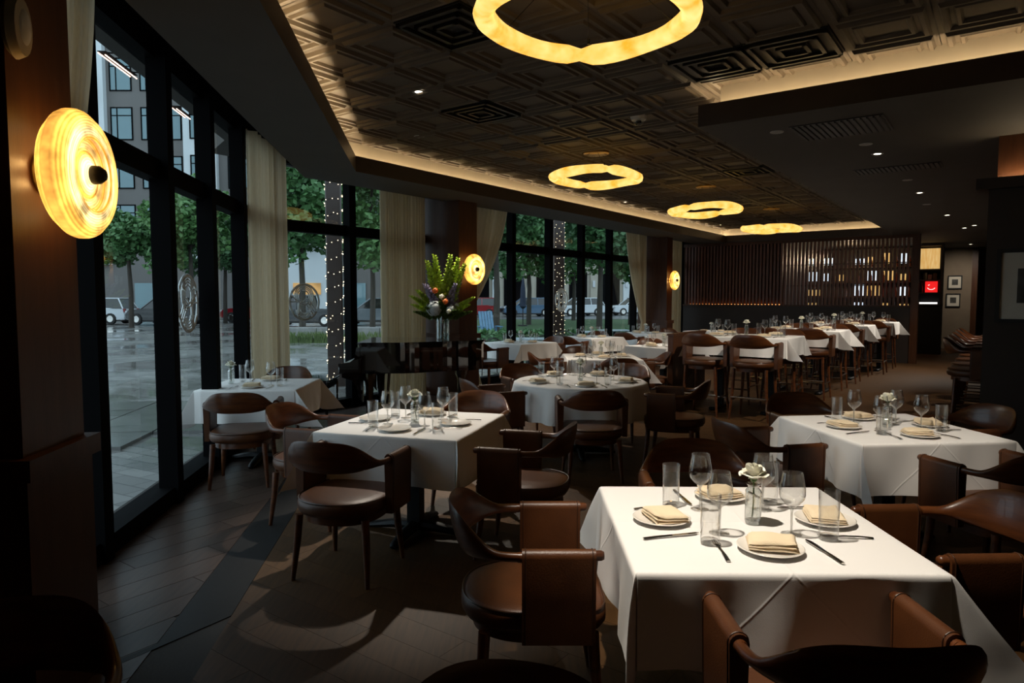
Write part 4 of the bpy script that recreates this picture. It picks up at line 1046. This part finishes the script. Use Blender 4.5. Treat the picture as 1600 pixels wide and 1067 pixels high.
sm = MB().tube([(NB.x*(.01+.09*math.cos(a))+U.x*.172, NB.y*(.01+.09*math.cos(a))+U.y*.172, .14+.06*math.sin(a)) for a in [PI+.2+(PI-.4)*k/10 for k in range(11)]], .008, 6); sm.build('smile_mark', M['whiteglow'], rs)
q = MB().tube([(NB.x*-.07+U.x*.172, NB.y*-.07+U.y*.172, .2), (NB.x*-.03+U.x*.172, NB.y*-.03+U.y*.172, .215)], .008, 6); q.build('eye_mark', M['whiteglow'], rs)
M['amber'] = mat('amber_bottle', (.22, .05, .02), .15, coat=.5, vary=(.16, .03, .01), vscale=10)
bt = MB().lathe([(0, 0), (.035, 0), (.037, .01), (.037, .15), (.014, .2), (.013, .27), (0, .27)], 16)
bo = bt.build('bottle', M['amber'], loc=st(17.2, 5.75, 1.752)+Vector((NB.x*.06+U.x*.2, NB.y*.06+U.y*.2, 0))); tag(bo, 'amber bottle beside the red glowing sign', 'bottle')
for k, (x, hh) in enumerate(((.03, .16), (.15, .2), (.27, .14), (.39, .18))):
    b2 = MB().cbox(-.05, .05, -.1, .1, 0, hh, .004, 1).build('book', M[['wallwood', 'beige', 'amber', 'wallwood'][k]], loc=st(17.2, 5.75, 2.111)+Vector((NB.x*x+U.x*.15, NB.y*x+U.y*.15, 0)), rz=RZ_B)
    tag(b2, ['squat brown box at the left of the shelf below the glowing panel', 'tall taupe box second from left below the glowing panel', 'short amber box third from left below the glowing panel', 'brown box at the right of the shelf below the glowing panel'][k], 'box', 'boxes on the display shelf')
# corridor wall with two pictures
cw = empty('corridor_wall', st(20.0, 6.05, 0)); tag(cw, 'taupe corridor wall section carrying two small pictures', 'wall panel')
MB().obox(zero, NB, U, -1.2, .85, 0, .15, 0, ZS).build('panel', M['beige'], cw, smooth=False); MB().obox(zero, NB, U, .85, 1.0, -.06, .2, 0, ZS).build('door_casing', M['wallwood'], cw, smooth=False)
picture(st(20.0, 6.05), NB, -U, .26, .58, 1.90, 2.26, .08, 'upper small framed picture on the corridor wall', .03)
picture(st(20.0, 6.05), NB, -U, .23, .55, 1.34, 1.70, .08, 'lower small framed picture on the corridor wall', .03)
# glowing bar area seen through the slats
bb = empty('back_bar', st(17.6, 4.1, 0)); tag(bb, 'glowing back bar seen through gaps in the slat screen', 'back bar')
MB().obox(zero, NB, U, -1.5, 1.5, 0, .4, 0, 1.2).build('counter', M['darkwall'], bb, smooth=False); MB().obox(zero, NB, U, -1.5, 1.5, .35, .4, 1.2, ZS-.05).build('back_panel', M['darkwall'], bb, smooth=False)
for zz in (1.6, 2.05, 2.5): MB().obox(zero, NB, U, -1.5, 1.5, .05, .35, zz, zz+.03).build('shelf', M['wallwood'], bb, smooth=False)
M['coolglow'] = emis('cool_lit_panel', (.45, .60, .75), (.8, .85, .9), 1.3, 3.)
for k in range(7):
    x = -1.45+k*.42
    for j, (z0, z1) in enumerate(((1.25, 1.55), (1.66, 2.0), (2.12, 2.42), (2.62, 2.95))):
        if rr.random() < .62: MB().obox(zero, NB, U, x, x+rr.uniform(.12, .36), .33, .345, z0, z0+(z1-z0)*rr.uniform(.5, 1)).build('lit_niche', M['coolglow'] if rr.random() < .5 else M['panelglow'], bb, smooth=False)
for zi, zz in enumerate((1.633, 2.083, 2.533)):
    for k in range(9):
        p = st(17.6, 4.1)+NB*(-1.36+k*.34)+U*.2
        if zi == 0 and k == 0: b0 = MB().lathe([(0, 0), (.036, 0), (.036, .17), (.014, .22), (.013, .29), (0, .29)], 14).build('liquor_bottle', M['amber'], loc=(p.x, p.y, zz)); o = b0
        else: o = b0.copy(); COL.objects.link(o); o.location = (p.x, p.y, zz)
        tag(o, f'{["first", "second", "third", "fourth", "fifth", "sixth", "seventh", "eighth", "ninth"][k]} dark bottle from the left on the {["lower", "middle", "upper"][zi]} back bar shelf', 'bottle', f'bottles on the {["lower","middle","upper"][zi]} back bar shelf')
lt = bpy.data.lights.new('back_bar_lamp', 'POINT'); lt.energy = 40; lt.color = (1, .72, .45); lt.shadow_soft_size = .1
lo = bpy.data.objects.new('back_bar_lamp', lt); COL.objects.link(lo); lo.parent = bb; lo.location = (-U.x*1.2, -U.y*1.2, 2.7)

# ================================================================== OUTSIDE
def pave_mat():
    m = bpy.data.materials.new('wet_paving'); m.use_nodes = True; nt = m.node_tree; N = nt.nodes; L = nt.links; b = N['Principled BSDF']
    tc = N.new('ShaderNodeTexCoord'); mp = N.new('ShaderNodeMapping'); mp.inputs['Rotation'].default_value = (0, 0, .5); L.new(tc.outputs['Object'], mp.inputs[0])
    br = N.new('ShaderNodeTexBrick'); br.inputs['Scale'].default_value = 1.2; br.inputs['Mortar Size'].default_value = .008
    br.inputs['Color1'].default_value = (.22, .22, .21, 1); br.inputs['Color2'].default_value = (.13, .13, .125, 1); br.inputs['Mortar'].default_value = (.04, .04, .04, 1)
    nz = N.new('ShaderNodeTexNoise'); nz.inputs['Scale'].default_value = .45; nz.inputs['Detail'].default_value = 5
    rp = N.new('ShaderNodeValToRGB'); rp.color_ramp.elements[0].position = .42; rp.color_ramp.elements[1].position = .58
    rp.color_ramp.elements[0].color = (.06, .06, .06, 1); rp.color_ramp.elements[1].color = (.42, .42, .42, 1)
    L.new(mp.outputs[0], br.inputs['Vector']); L.new(mp.outputs[0], nz.inputs['Vector']); L.new(nz.outputs[0], rp.inputs[0]); L.new(rp.outputs[0], b.inputs['Roughness']); L.new(br.outputs['Color'], b.inputs['Base Color'])
    bp = N.new('ShaderNodeBump'); bp.inputs['Strength'].default_value = .15; bp.inputs['Distance'].default_value = .02; L.new(br.outputs['Fac'], bp.inputs['Height']); bp.invert = True; L.new(bp.outputs[0], b.inputs['Normal'])
    return m
M['pave'] = pave_mat(); M['dark_clad0'] = mat('dark_facade', (.05, .05, .05), .7, vary=(.04, .04, .04), vscale=2)
M['lawn'] = mat('lawn_green', (.045, .10, .030), .9, vary=(.03, .07, .02), vscale=3, bump=.5, bscale=30)
M['asphalt'] = mat('wet_asphalt', (.10, .105, .11), .3, vary=(.07, .075, .08), vscale=.6)
struct(MB().box(-90, 60, -20, 130, -.3, -.13).build('ground', M['pave'], smooth=False), 'wet stone plaza outside the windows', 'ground')
struct(MB().box(-4, 34, 26, 52, -.13, -.06).build('lawn', M['lawn'], smooth=False), 'green lawn beyond the far windows', 'lawn')
struct(MB().box(-90, 60, 54, 78, -.13, -.10).build('road', M['asphalt'], smooth=False), 'wet street beyond the plaza', 'road')
# plaza slabs near the left glass, one by one
slab = MB().box(-.44, .44, -.44, .44, -.04, 0).mesh('paving_slab', mat('wet_paving_slab', (.16, .16, .155), .16, vary=(.10, .10, .098), vscale=2.2, co='Object'), smooth=False)
gr = bpy.data.objects['ground']; cnt = 0
for i in range(-2, 13):
    for j in range(1, 14):
        p = al(i*.9-.2, -.45-j*.9+.4)
        if p.y > 2 and (p-C0).dot(NB) < -.5 and cnt < 170:
            o = bpy.data.objects.new('paving_slab', slab); COL.objects.link(o); o.parent = gr; o.location = (p.x, p.y, -.09+random.uniform(-.003, .003)); o.rotation_euler[2] = -PI/2+AA; cnt += 1
# canopy along the facade
kk_ = (NA+NB)/((NA+NB).dot(NA))
cp = [al(9, -.22), C0-kk_*.22, st(16, -.22), st(16, -.95), st(-.2, -.95), al(.3, -.42), al(9, -.42)]
ca = MB().prism([tuple(p) for p in cp], 3.55, 3.85).build('facade_canopy', M['soffit'], smooth=False); tag(ca, 'grey canopy over the plaza just outside the glass walls', 'canopy')
M['softled'] = emis('pinkish_light_tube', (1., .62, .48), (1., .7, .56), 3.5, 2.)  # glow of the added lines that imitate light mirrored in the panes
def reflection_lines(a0, a1, lab):  # added glowing lines standing in for reflections in the glass, with invented holders
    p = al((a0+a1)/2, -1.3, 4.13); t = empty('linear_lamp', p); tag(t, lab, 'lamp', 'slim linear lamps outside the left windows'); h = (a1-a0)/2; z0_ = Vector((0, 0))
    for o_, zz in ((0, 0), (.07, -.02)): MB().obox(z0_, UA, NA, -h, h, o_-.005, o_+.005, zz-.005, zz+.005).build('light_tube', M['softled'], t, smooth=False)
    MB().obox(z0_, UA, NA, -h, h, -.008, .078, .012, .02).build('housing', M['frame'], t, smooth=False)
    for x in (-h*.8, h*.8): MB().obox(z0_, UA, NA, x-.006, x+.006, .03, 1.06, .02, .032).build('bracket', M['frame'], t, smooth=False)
reflection_lines(.80, 1.58, 'slim double linear lamp outside the tall pane beside the big sconce')
reflection_lines(-1.0, -.46, 'short slim double linear lamp outside the second left pane')
struct(MB().obox(C0, UA, NA, -1.5, 9, -.20, -.05, 3.73, 6.5).build('wall_facade', M['dark_clad0'], smooth=False), 'outer facade wall above the left windows', 'wall')
# columns wrapped in fairy lights
M['bulb'] = emis('fairy_light_bulb', (1, .75, .45), (1, .85, .6), 5., 2.)
def ext_column(x, y, Y_, wd, rows, per, lab, slab_):
    k = px(x, y, 0); X_ = (x-800)/FPX*Y_
    t = empty('plaza_column', (X_, Y_, -.13), .2); tag(t, lab, 'column', 'plaza columns')
    MB().cbox(-wd/2, wd/2, -wd/2, wd/2, 0, 4.3, .02, 1).build('shaft', M['fascia'], t); MB().box(-wd/2-.03, wd/2+.03, -wd/2-.03, wd/2+.03, 0, .2).build('base', M['fascia'], t, smooth=False)
    s_ = empty('fairy_lights', (X_, Y_, -.13), .2); tag(s_, slab_, 'string lights', 'fairy lights on the columns')
    b = MB(); wire = []
    h = wd/2+.015; rr2 = random.Random(x)
    for r in range(rows):
        for k in range(per):
            f = (k+rr2.uniform(.1, .9))/per*4; e = int(f); f -= e; z = .25+(r+(k+.0)/per)*3.9/rows+rr2.uniform(-.04, .04); a = -h+2*h*f
            p = [(a, -h), (h, a), (-a, h), (-h, -a)][e % 4]; wire.append((p[0], p[1], z)); s = .010
            b.add([(p[0]+dx*s, p[1]+dy*s, z+dz*s) for dx, dy, dz in ((1, 0, 0), (-1, 0, 0), (0, 1, 0), (0, -1, 0), (0, 0, 1), (0, 0, -1))], [(0, 2, 4), (2, 1, 4), (1, 3, 4), (3, 0, 4), (2, 0, 5), (1, 2, 5), (3, 1, 5), (0, 3, 5)])
    bo_ = b.build('bulbs', M['bulb'], s_, smooth=False); bo_['kind'] = 'stuff'
    w2 = MB().tube(wire, .003, 3).build('wire', M['black'], s_, smooth=False)
ext_column(524, 590, 13.4, .30, 14, 13, 'dark plaza column wrapped in lights, left of the piano', 'string of tiny lights spiralling up the plaza column left of the piano')
ext_column(871, 560, 20.5, .34, 30, 10, 'dark plaza column wrapped in dense lights, seen through the far windows', 'dense string of tiny lights on the column seen through the far windows')
# trees
M['bark'] = mat('grey_bark', (.055, .045, .036), .85, vary=(.035, .028, .022), vscale=6, stretch=(1, 1, .2), bump=.5, bscale=20)
M['leaves'] = [mat(f'tree_leaves_{k}', c, .55, vary=v, vscale=.8) for k, (c, v) in enumerate((((.085, .20, .060), (.05, .13, .045)), ((.11, .24, .065), (.065, .16, .05)), ((.07, .165, .06), (.042, .11, .042))))]
def tree(X_, Y_, h, cr, cz, lab, seed, kind=0, n=2600, ls=.2):
    r_ = random.Random(seed); t = empty('street_tree', (X_, Y_, -.13)); tag(t, lab, 'tree', 'street trees')
    tk = MB().tube([(0, 0, 0), (.05, 0, cz*.4), (r_.uniform(-.2, .2), 0, cz), (r_.uniform(-.3, .3), .1, cz+cr[1]*.6)], [.16, .13, .09, .03], 8)
    tk.build('trunk', M['bark'], t)
    q = MB(); L_ = []
    for k in range(9):
        a = k*2.4; b = Vector((math.cos(a)*cr[0]*.6, math.sin(a)*cr[0]*.6, cz+r_.uniform(-.4, .6)*cr[1])); q.tube([(0, 0, cz*.8), b*.5+Vector((0, 0, cz*.42)), b], [.06, .04, .012], 5); L_.append(b)
    q.build('branches', M['bark'], t)
    f = MB()
    blobs = L_+[Vector((r_.uniform(-.7, .7)*cr[0], r_.uniform(-.7, .7)*cr[0], cz+r_.uniform(-.75, .85)*cr[1])) for _ in range(12)]
    for i in range(n):
        c = r_.choice(blobs); s = cr[0]*.42; d = Vector((r_.gauss(0, 1), r_.gauss(0, 1), r_.gauss(0, .8))); p = c+d.normalized()*s*(r_.random()**.4)
        u_ = Vector((r_.gauss(0, 1), r_.gauss(0, 1), r_.gauss(0, .6))).normalized()*ls*r_.uniform(.6, 1.2); v_ = u_.cross(Vector((r_.gauss(0, 1), r_.gauss(0, 1), r_.gauss(0, 1)))).normalized()*ls*.35
        f.add([p-u_*.5, p+v_, p+u_*.5, p-v_], [(0, 1, 2, 3)])
    f.build('foliage', M['leaves'][kind], t, smooth=False)
TREES = [(205, 40, 1.9, 1.6, 5.0, 'small round tree beside the parked white car, left windows'), (300, 38, 2.2, 2.6, 5.6, 'leafy tree seen through the second left window'),
 (352, 46, 2.4, 2.6, 5.6, 'tree seen through the narrow third left window'), (472, 30, 2.1, 2.4, 5.4, 'tree above the concrete planter, left of the lit column'), (582, 36, 2.6, 3.2, 6.2, 'tree with a straight trunk between the lit column and curtain'),
 (775, 30, 1.9, 2.4, 4.9, 'tree behind the swept curtain right of the sconce'), (826, 42, 2.8, 2.8, 5.8, 'tree in the first wide pane of the far windows'), (896, 50, 3.2, 2.8, 6.0, 'tree right of the densely lit far column'),
 (936, 34, 2.3, 2.6, 5.6, 'tree in the third pane of the far windows'), (985, 42, 2.4, 2.8, 5.2, 'tree beside the curtain of the farthest column'), (1066, 36, 2.2, 3.0, 4.6, 'tree glimpsed past the last curtain'), (540, 48, 3.4, 3.4, 7.4, 'tall tree far behind the lit plaza column')]
for k, (x, Y_, c0, c1, cz, lab) in enumerate(TREES): tree((x-800)/FPX*Y_, Y_, 0, (c0, c1), cz, lab, 60+k, k % 3, n=6500 if c0 > 2.3 else 5000, ls=.36)
# cars
M['tyre'] = mat('tyre_rubber', (.012, .012, .012), .7, bump=.2, bscale=40)
M['carglass'] = mat('car_glass', (.01, .012, .014), .08, coat=.5, vary=(.014, .016, .018), vscale=2)
M['lampglass'] = mat('headlamp', (.6, .62, .65), .2, vary=(.5, .52, .55), vscale=20); M['tail'] = mat('tail_lamp', (.25, .01, .01), .25, vary=(.2, .01, .01), vscale=20)
PAINT = {k: mat(f'{k}_car_paint', c, .22, coat=.7, vary=tuple(q*.93 for q in c), vscale=.7) for k, c in dict(white=(.62, .66, .70), black=(.018, .02, .022), red=(.30, .012, .02), grey=(.12, .15, .17), blue=(.06, .13, .22)).items()}
def car(X_, Y_, rz, col, lab, truck=False, L_=4.7):
    t = empty('parked_car', (X_, Y_, -.10), R_(rz)); tag(t, lab, 'car', 'parked cars'); P = PAINT[col]; s = L_/4.7
    lower = [(-2.32, .32), (-2.34, .62), (-2.25, 1.0), (-1.2, 1.05), (1.0, 1.02), (2.1, .92), (2.33, .72), (2.34, .36), (1.85, .26), (-1.9, .26)]
    n = len(lower); bm = bmesh.new(); vs = []
    for sy, ins in ((-1, 0), (1, 0)):
        for x, z in lower: vs.append(bm.verts.new((x*s, sy*(.93-.06*(abs(x)/2.34)**4), z)))
    bm.faces.new(vs[:n]); bm.faces.new(vs[n:][::-1])
    for i in range(n): bm.faces.new((vs[i], vs[(i+1) % n], vs[n+(i+1) % n], vs[n+i]))
    bmesh.ops.recalc_face_normals(bm, faces=bm.faces); bmesh.ops.bevel(bm, geom=bm.edges[:], offset=.06, segments=2, affect='EDGES')
    MB().bm(bm).build('body', P, t, ang=50)
    x0, x1 = (-2.2, 1.15) if not truck else (-.5, 1.2); xr0, xr1 = (-1.85, .35) if not truck else (-.35, .5); zr = 1.68 if not truck else 1.82
    g = [(x0*s, .86, 1.0), (x1*s, .86, 1.0), (xr1*s, .68, zr-.04), (xr0*s, .68, zr-.04)]
    MB().add([(x, y*sy, z) for sy in (-1, 1) for x, y, z in g], [(0, 1, 2, 3), (7, 6, 5, 4), (1, 5, 6, 2), (3, 2, 6, 7), (0, 3, 7, 4)]).build('windows', M['carglass'], t, smooth=False)
    MB().cbox(xr0*s-.05, xr1*s+.05, -.70, .70, zr-.06, zr+.02, .03, 2).build('roof', P, t)
    for (a, b) in ((0, 3), (1, 2)):
        for sy in (-1, 1): MB().tube([(g[a][0], g[a][1]*sy, g[a][2]), (g[b][0], g[b][1]*sy, g[b][2])], .045, 5).build('pillar', P, t)
    for f in (.42,): 
        for sy in (-1, 1): xm = g[0][0]+(g[1][0]-g[0][0])*f; MB().tube([(xm, .865*sy, 1.0), (xm, .69*sy, zr-.05)], .035, 4).build('pillar', P, t)
    for x in (-1.42*s, 1.45*s):
        for sy in (-1, 1):
            q = MB().lathe([(0, -.1), (.25, -.11), (.34, -.1), (.36, -.06), (.36, .06), (.34, .1), (.25, .11), (0, .1)], 20); q.xf(Matrix.Translation((x, sy*.84, .36)) @ Matrix.Rotation(PI/2, 4, 'X')); wh = q.build('wheel', M['tyre'], t)
            q = MB().lathe([(0, -.115), (.20, -.118), (.22, -.1), (.22, .1), (.20, .118), (0, .115)], 12); q.xf(Matrix.Translation((x, sy*.84, .36)) @ Matrix.Rotation(PI/2, 4, 'X')); q.build('rim', M['chrome'], wh)
    for sy in (-1, 1):
        MB().cbox(2.16*s, 2.31*s, sy*.82-.16 if sy > 0 else -.86, .86 if sy > 0 else -.82+.16, .74, .88, .02, 1).build('headlamp', M['lampglass'], t)
        MB().cbox(-2.33*s, -2.2*s, sy*.8-.08, sy*.8+.08, .78, 1.0, .02, 1).build('tail_lamp', M['tail'], t)
    MB().cbox(2.28*s, 2.36*s, -.6, .6, .45, .72, .02, 1).build('grille', M['black'], t)
    MB().box(-2.0*s, 2.0*s, -.88, .88, .2, .3).build('underbody', M['black'], t, smooth=False)
CARS = [(150, 44, 180, 'white', 'white parked car at the far left, rear towards the tree', 0), (262, 43, 168, 'black', 'black parked car right of the small round tree', 0), (404, 47, 170, 'red', 'red parked car seen through the third left window', 0),
 (478, 41, 176, 'black', 'black pickup parked behind the concrete planter', 1), (590, 43, 185, 'grey', 'grey parked car between the tree trunk and curtain', 0), (738, 60, 185, 'red', 'red parked car beside the swept curtain', 0), (823, 62, 195, 'blue', 'blue grey parked car in the first far pane', 0),
 (905, 64, 205, 'white', 'white parked car right of the densely lit column', 0), (990, 66, 195, 'white', 'white parked car in the pane next to the tied-back curtain', 0)]
for x, Y_, rz, c, lab, tr in CARS: car((x-800)/FPX*Y_, Y_, rz, c, lab, bool(tr), 4.8)
# planter wall with grasses
M['concrete'] = mat('weathered_concrete', (.26, .26, .25), .8, vary=(.17, .17, .165), vscale=3, bump=.3, bscale=20)
pw = empty('concrete_planter', ((445-800)/FPX*27, 27, -.13)); tag(pw, 'low weathered concrete planter wall on the plaza', 'planter')
for k in range(5): MB().cbox(k*1.25, k*1.25+1.22, 0, .5, 0, .55, .02, 1).build('block', M['concrete'], pw)
M['grass'] = mat('ornamental_grass', (.12, .17, .05), .8, vary=(.07, .11, .03), vscale=3)
def tuft(X_, Y_, wd, n, lab, hh=.45):
    q = MB(); r_ = random.Random(int(X_*100))
    for i in range(n):
        x, y = r_.uniform(-wd, wd), r_.uniform(-.35, .35); a = r_.uniform(0, 6.28); h = hh*r_.uniform(.5, 1.1); b = .3*h
        q.add([(x-.015, y, 0), (x+.015, y, 0), (x+math.cos(a)*b*.4, y+math.sin(a)*b*.4, h*.7), (x+math.cos(a)*b, y+math.sin(a)*b, h)], [(0, 1, 2), (0, 2, 3)])
    o = q.build('ornamental_grass', M['grass'], loc=(X_, Y_, -.13), smooth=False); tag(o, lab, 'grass', 'grasses by the planter', 'stuff')
tuft(-8.4, 26.2, 1.5, 500, 'shaggy green grass in front of the concrete planter'); tuft(-5.4, 26.2, 1.3, 400, 'shaggy green grass right of the lit plaza column')
# hedge line, patio furniture
def hedge(x0, x1, Y_, h, lab, seed):
    r_ = random.Random(seed); q = MB(); L_ = x1-x0; t = empty('hedge', (x0, Y_, -.13)); tag(t, lab, 'hedge', 'hedges')
    for i in range(int(L_*300)):
        p = Vector((r_.uniform(0, L_), r_.uniform(-.4, .4), h*r_.random()**.6)); u_ = Vector((r_.gauss(0, 1), r_.gauss(0, 1), r_.gauss(0, 1))).normalized()*.13; v_ = u_.cross(Vector((r_.gauss(0, 1), r_.gauss(0, 1), r_.gauss(0, 1)))).normalized()*.05
        q.add([p-u_, p+v_, p+u_, p-v_], [(0, 1, 2, 3)])
    q.build('foliage', M['leaves'][0], t, smooth=False); MB().cbox(.05, L_-.05, -.3, .3, 0, h*.75, .1, 2).build('core', M['leaves'][2], t)
hedge(-1.6, 7.2, 24.5, .55, 'low clipped hedge behind the patio seen through the far windows', 3)
M['wicker'] = mat('dark_wicker', (.03, .03, .028), .6, bump=.6, bscale=120, vary=(.05, .05, .045), vscale=90)
M['adir'] = mat('blue_painted_slats', (.10, .22, .34), .5, vary=(.08, .18, .29), vscale=5)
def wicker(X_, Y_, rz, lab):
    t = empty('patio_chair', (X_, Y_, -.13), R_(rz)); tag(t, lab, 'chair', 'wicker patio chairs')
    MB().cbox(-.26, .26, -.25, .25, .42, .46, .015, 1).build('seat', M['wicker'], t)
    P = [(.28*math.cos(a), -.05-.24*math.sin(a), .84-.12*abs(math.cos(a))) for a in [PI*k/16 for k in range(17)]]
    MB().tube(P, .016, 6).build('back_rail', M['wicker'], t)
    for k in range(2, 15): MB().tube([(P[k][0], P[k][1], .45), P[k]], .006, 4).build('back_spindle', M['wicker'], t)
    for sx in (-1, 1):
        for sy in (-1, 1): MB().tube([(sx*.24, sy*.22, .44), (sx*.26, sy*.24, 0)], .014, 5).build('leg', M['wicker'], t)
def patio_table(X_, Y_, lab):
    t = empty('patio_table', (X_, Y_, -.13)); tag(t, lab, 'table', 'patio tables')
    MB().cbox(-.45, .45, -.4, .4, .74, .77, .008, 1).build('top', mat('pale_patio_top', (.42, .50, .54), .35, vary=(.38, .46, .5), vscale=3), t); MB().tube([(0, 0, .74), (0, 0, .04)], .04, 8).build('post', M['black_metal'], t); MB().lathe([(0, 0), (.28, 0), (.27, .03), (0, .045)], 20).build('base', M['black_metal'], t)
def onray(x, Y_): return (x-800)/FPX*Y_
wicker(onray(804, 17.2), 17.2, 190, 'wicker patio chair outside the first far pane'); wicker(onray(850, 17.0), 17.0, 150, 'wicker patio chair outside, beside the densely lit column'); wicker(onray(884, 18.3), 18.3, 180, 'dark wicker patio chair outside, right of the densely lit column'); wicker(onray(765, 15.4), 15.4, 20, 'wicker patio chair outside, behind the swept curtain')
patio_table(onray(826, 16.1), 16.1, 'pale patio table outside the first far pane'); patio_table(onray(930, 19.4), 19.4, 'pale patio table outside the third far pane'); patio_table(onray(960, 20.3), 20.3, 'pale patio table outside next to the farthest far pane')
ad = empty('adirondack_chair', (onray(765, 27), 27, -.13), R_(200)); tag(ad, 'blue slatted adirondack chair on the lawn behind the curtain', 'chair')
for k in range(5): MB().xf(Matrix()).add(*(lambda q: (q.v, q.f))(MB().box(-.3+k*.12, -.2+k*.12, -.02, .02, 0, .95).xf(Matrix.Translation((0, -.25, .3)) @ Matrix.Rotation(.4, 4, 'X')))).build('back_slat', M['adir'], ad, smooth=False)
for k in range(4): MB().box(-.32, .32, -.2+k*.13, -.09+k*.13, .36, .385).build('seat_slat', M['adir'], ad, smooth=False)
for sx in (-1, 1): MB().box(sx*.38-.06, sx*.38+.06, -.3, .4, .58, .61).build('arm', M['adir'], ad, smooth=False); MB().box(sx*.36-.02, sx*.36+.02, .3, .38, 0, .58).build('leg', M['adir'], ad, smooth=False); MB().box(sx*.36-.02, sx*.36+.02, -.3, -.22, 0, .58).build('leg', M['adir'], ad, smooth=False)
um = empty('closed_parasol', (onray(817, 40), 40, -.06)); tag(um, 'closed dark parasol on the lawn in the first far pane', 'parasol')
MB().tube([(0, 0, 0), (0, 0, 2.9)], .03, 6).build('pole', M['black_metal'], um); MB().lathe([(.05, 1.0), (.2, 1.15), (.17, 1.6), (.14, 2.2), (.04, 2.8), (0, 2.85)], 9).build('canopy', mat('navy_canvas', (.02, .03, .06), .8, vary=(.03, .04, .07), vscale=5), um); MB().lathe([(0, 0), (.3, 0), (.28, .06), (0, .08)], 16).build('base', M['black_metal'], um)
# buildings across the street
M['white_clad'] = mat('white_render', (.62, .66, .68), .7, vary=(.58, .62, .64), vscale=.3); M['dark_clad'] = mat('taupe_cladding', (.15, .14, .135), .7, vary=(.125, .118, .112), vscale=.3); M['beige_clad'] = mat('pale_stone', (.45, .41, .34), .8, vary=(.40, .36, .30), vscale=.4)
M['bglass'] = mat('apartment_window_glass', (.11, .20, .23), .08, vary=(.16, .27, .30), vscale=.12, coat=.5); M['shopglow'] = emis('warm_shop_interior', (.35, .14, .03), (1, .55, .18), .45, 1.2)
BY = 60
bd = empty('apartment_building', (-25, BY, -.13)); tag(bd, 'tall white and taupe apartment block across the street, left windows', 'building')
MB().box(-85, 18, 0, 14, 0, 40).build('facade', M['dark_clad'], bd, smooth=False)
for x0, x1, zb in ((-13.2, -9.9, 4.6), (-26, -20, 4.6), (-44, -36, 4.6), (-62, -55, 4.6), (-3.2, -.4, 4.6), (4.6, 9.8, 0.)): MB().box(x0, x1, -.5, 0, zb, 38).build('white_bay', M['white_clad'], bd, smooth=False)
WX = [(-9.6, -7.7), (-7.0, -5.2), (-12.4, -11.2), (-4.9, -3.5), (-2.6, -1.2), (.4, 2.2), (2.9, 4.5), (5.8, 8.4), (10.4, 12.2), (13, 15), (-16, -14), (-19.2, -17), (-30, -28), (-34, -32), (-48, -46), (-52, -50)]
wm = {}
for fl in range(6):
    for i, (x0, x1) in enumerate(WX):
        z0 = 7.0+fl*4.15; yy = -.55 if i in (2, 4, 7) else -.05; w_ = x1-x0; k = round(w_, 2)
        if k not in wm:
            f = MB()
            for b in ((0, w_, .0, .1, 0, .1), (0, w_, .0, .1, 2.7, 2.8), (0, .1, .0, .1, .1, 2.7), (w_-.1, w_, .0, .1, .1, 2.7), (w_*.28, w_*.28+.08, .0, .1, .1, 2.7), (.1, w_-.1, 0, .1, 2.05, 2.12)): f.box(*b)
            wm[k] = (f.mesh('window', M['frame'], smooth=False), MB().box(.05, w_-.05, .04, .08, .05, 2.75).mesh('pane', M['bglass'], smooth=False))
        o = bpy.data.objects.new('window', wm[k][0]); COL.objects.link(o); o.parent = bd; o.location = (x0, yy-.02, z0)
        o2 = bpy.data.objects.new('pane', wm[k][1]); COL.objects.link(o2); o2.parent = o
for (x0, fl) in ((5.6, 0), (5.6, 1), (5.6, 2), (-12.8, 1), (-12.8, 3)):
    z0 = 6.6+fl*4.15; b = MB().box(x0, x0+3.2 if x0 > 0 else x0+2.2, -1.9, -.5, z0, z0+.18).build('balcony', M['frame'], bd, smooth=False); r = MB(); W_ = 3.2 if x0 > 0 else 2.2
    for k in range(int(W_/.12)): r.box(x0+k*.12, x0+k*.12+.03, -1.9, -1.86, z0+.18, z0+1.2)
    r.box(x0, x0+W_, -1.92, -1.84, z0+1.2, z0+1.26); r.build('railing', M['frame'], b, smooth=False)
for x0 in (-14, -8, 2.2, 6.0, 9.8):
    MB().box(x0, x0+2.4, -.58 if x0 == 6.0 else -.12, -.51 if x0 == 6.0 else -.04, .3 if x0 != 6.0 else 2.0, 3.0).build('shop_window', M['shopglow'] if x0 == 6.0 else M['bglass'], bd, smooth=False)
b2 = empty('stone_building', (2, 84, -.13)); tag(b2, 'pale stone building with dark doorways behind the far window trees', 'building')
MB().box(-14, 34, 0, 12, 0, 26).build('facade', M['beige_clad'], b2, smooth=False)
for k in range(11): MB().box(-11+k*4.0, -8.8+k*4.0, -.1, -.02, .1, 4.8).build('doorway', M['frame'], b2, smooth=False); MB().box(-8.4+k*4.0, -7.6+k*4.0, -.3, 0, 0, 6).build('pier', M['white_clad'] if k % 2 else M['beige_clad'], b2, smooth=False); MB().box(-8.15+k*4.0, -7.85+k*4.0, -.5, -.3, 3.0, 3.8).build('wall_lantern', M['lampglass'], b2, smooth=False)
bpy.context.view_layer.update()
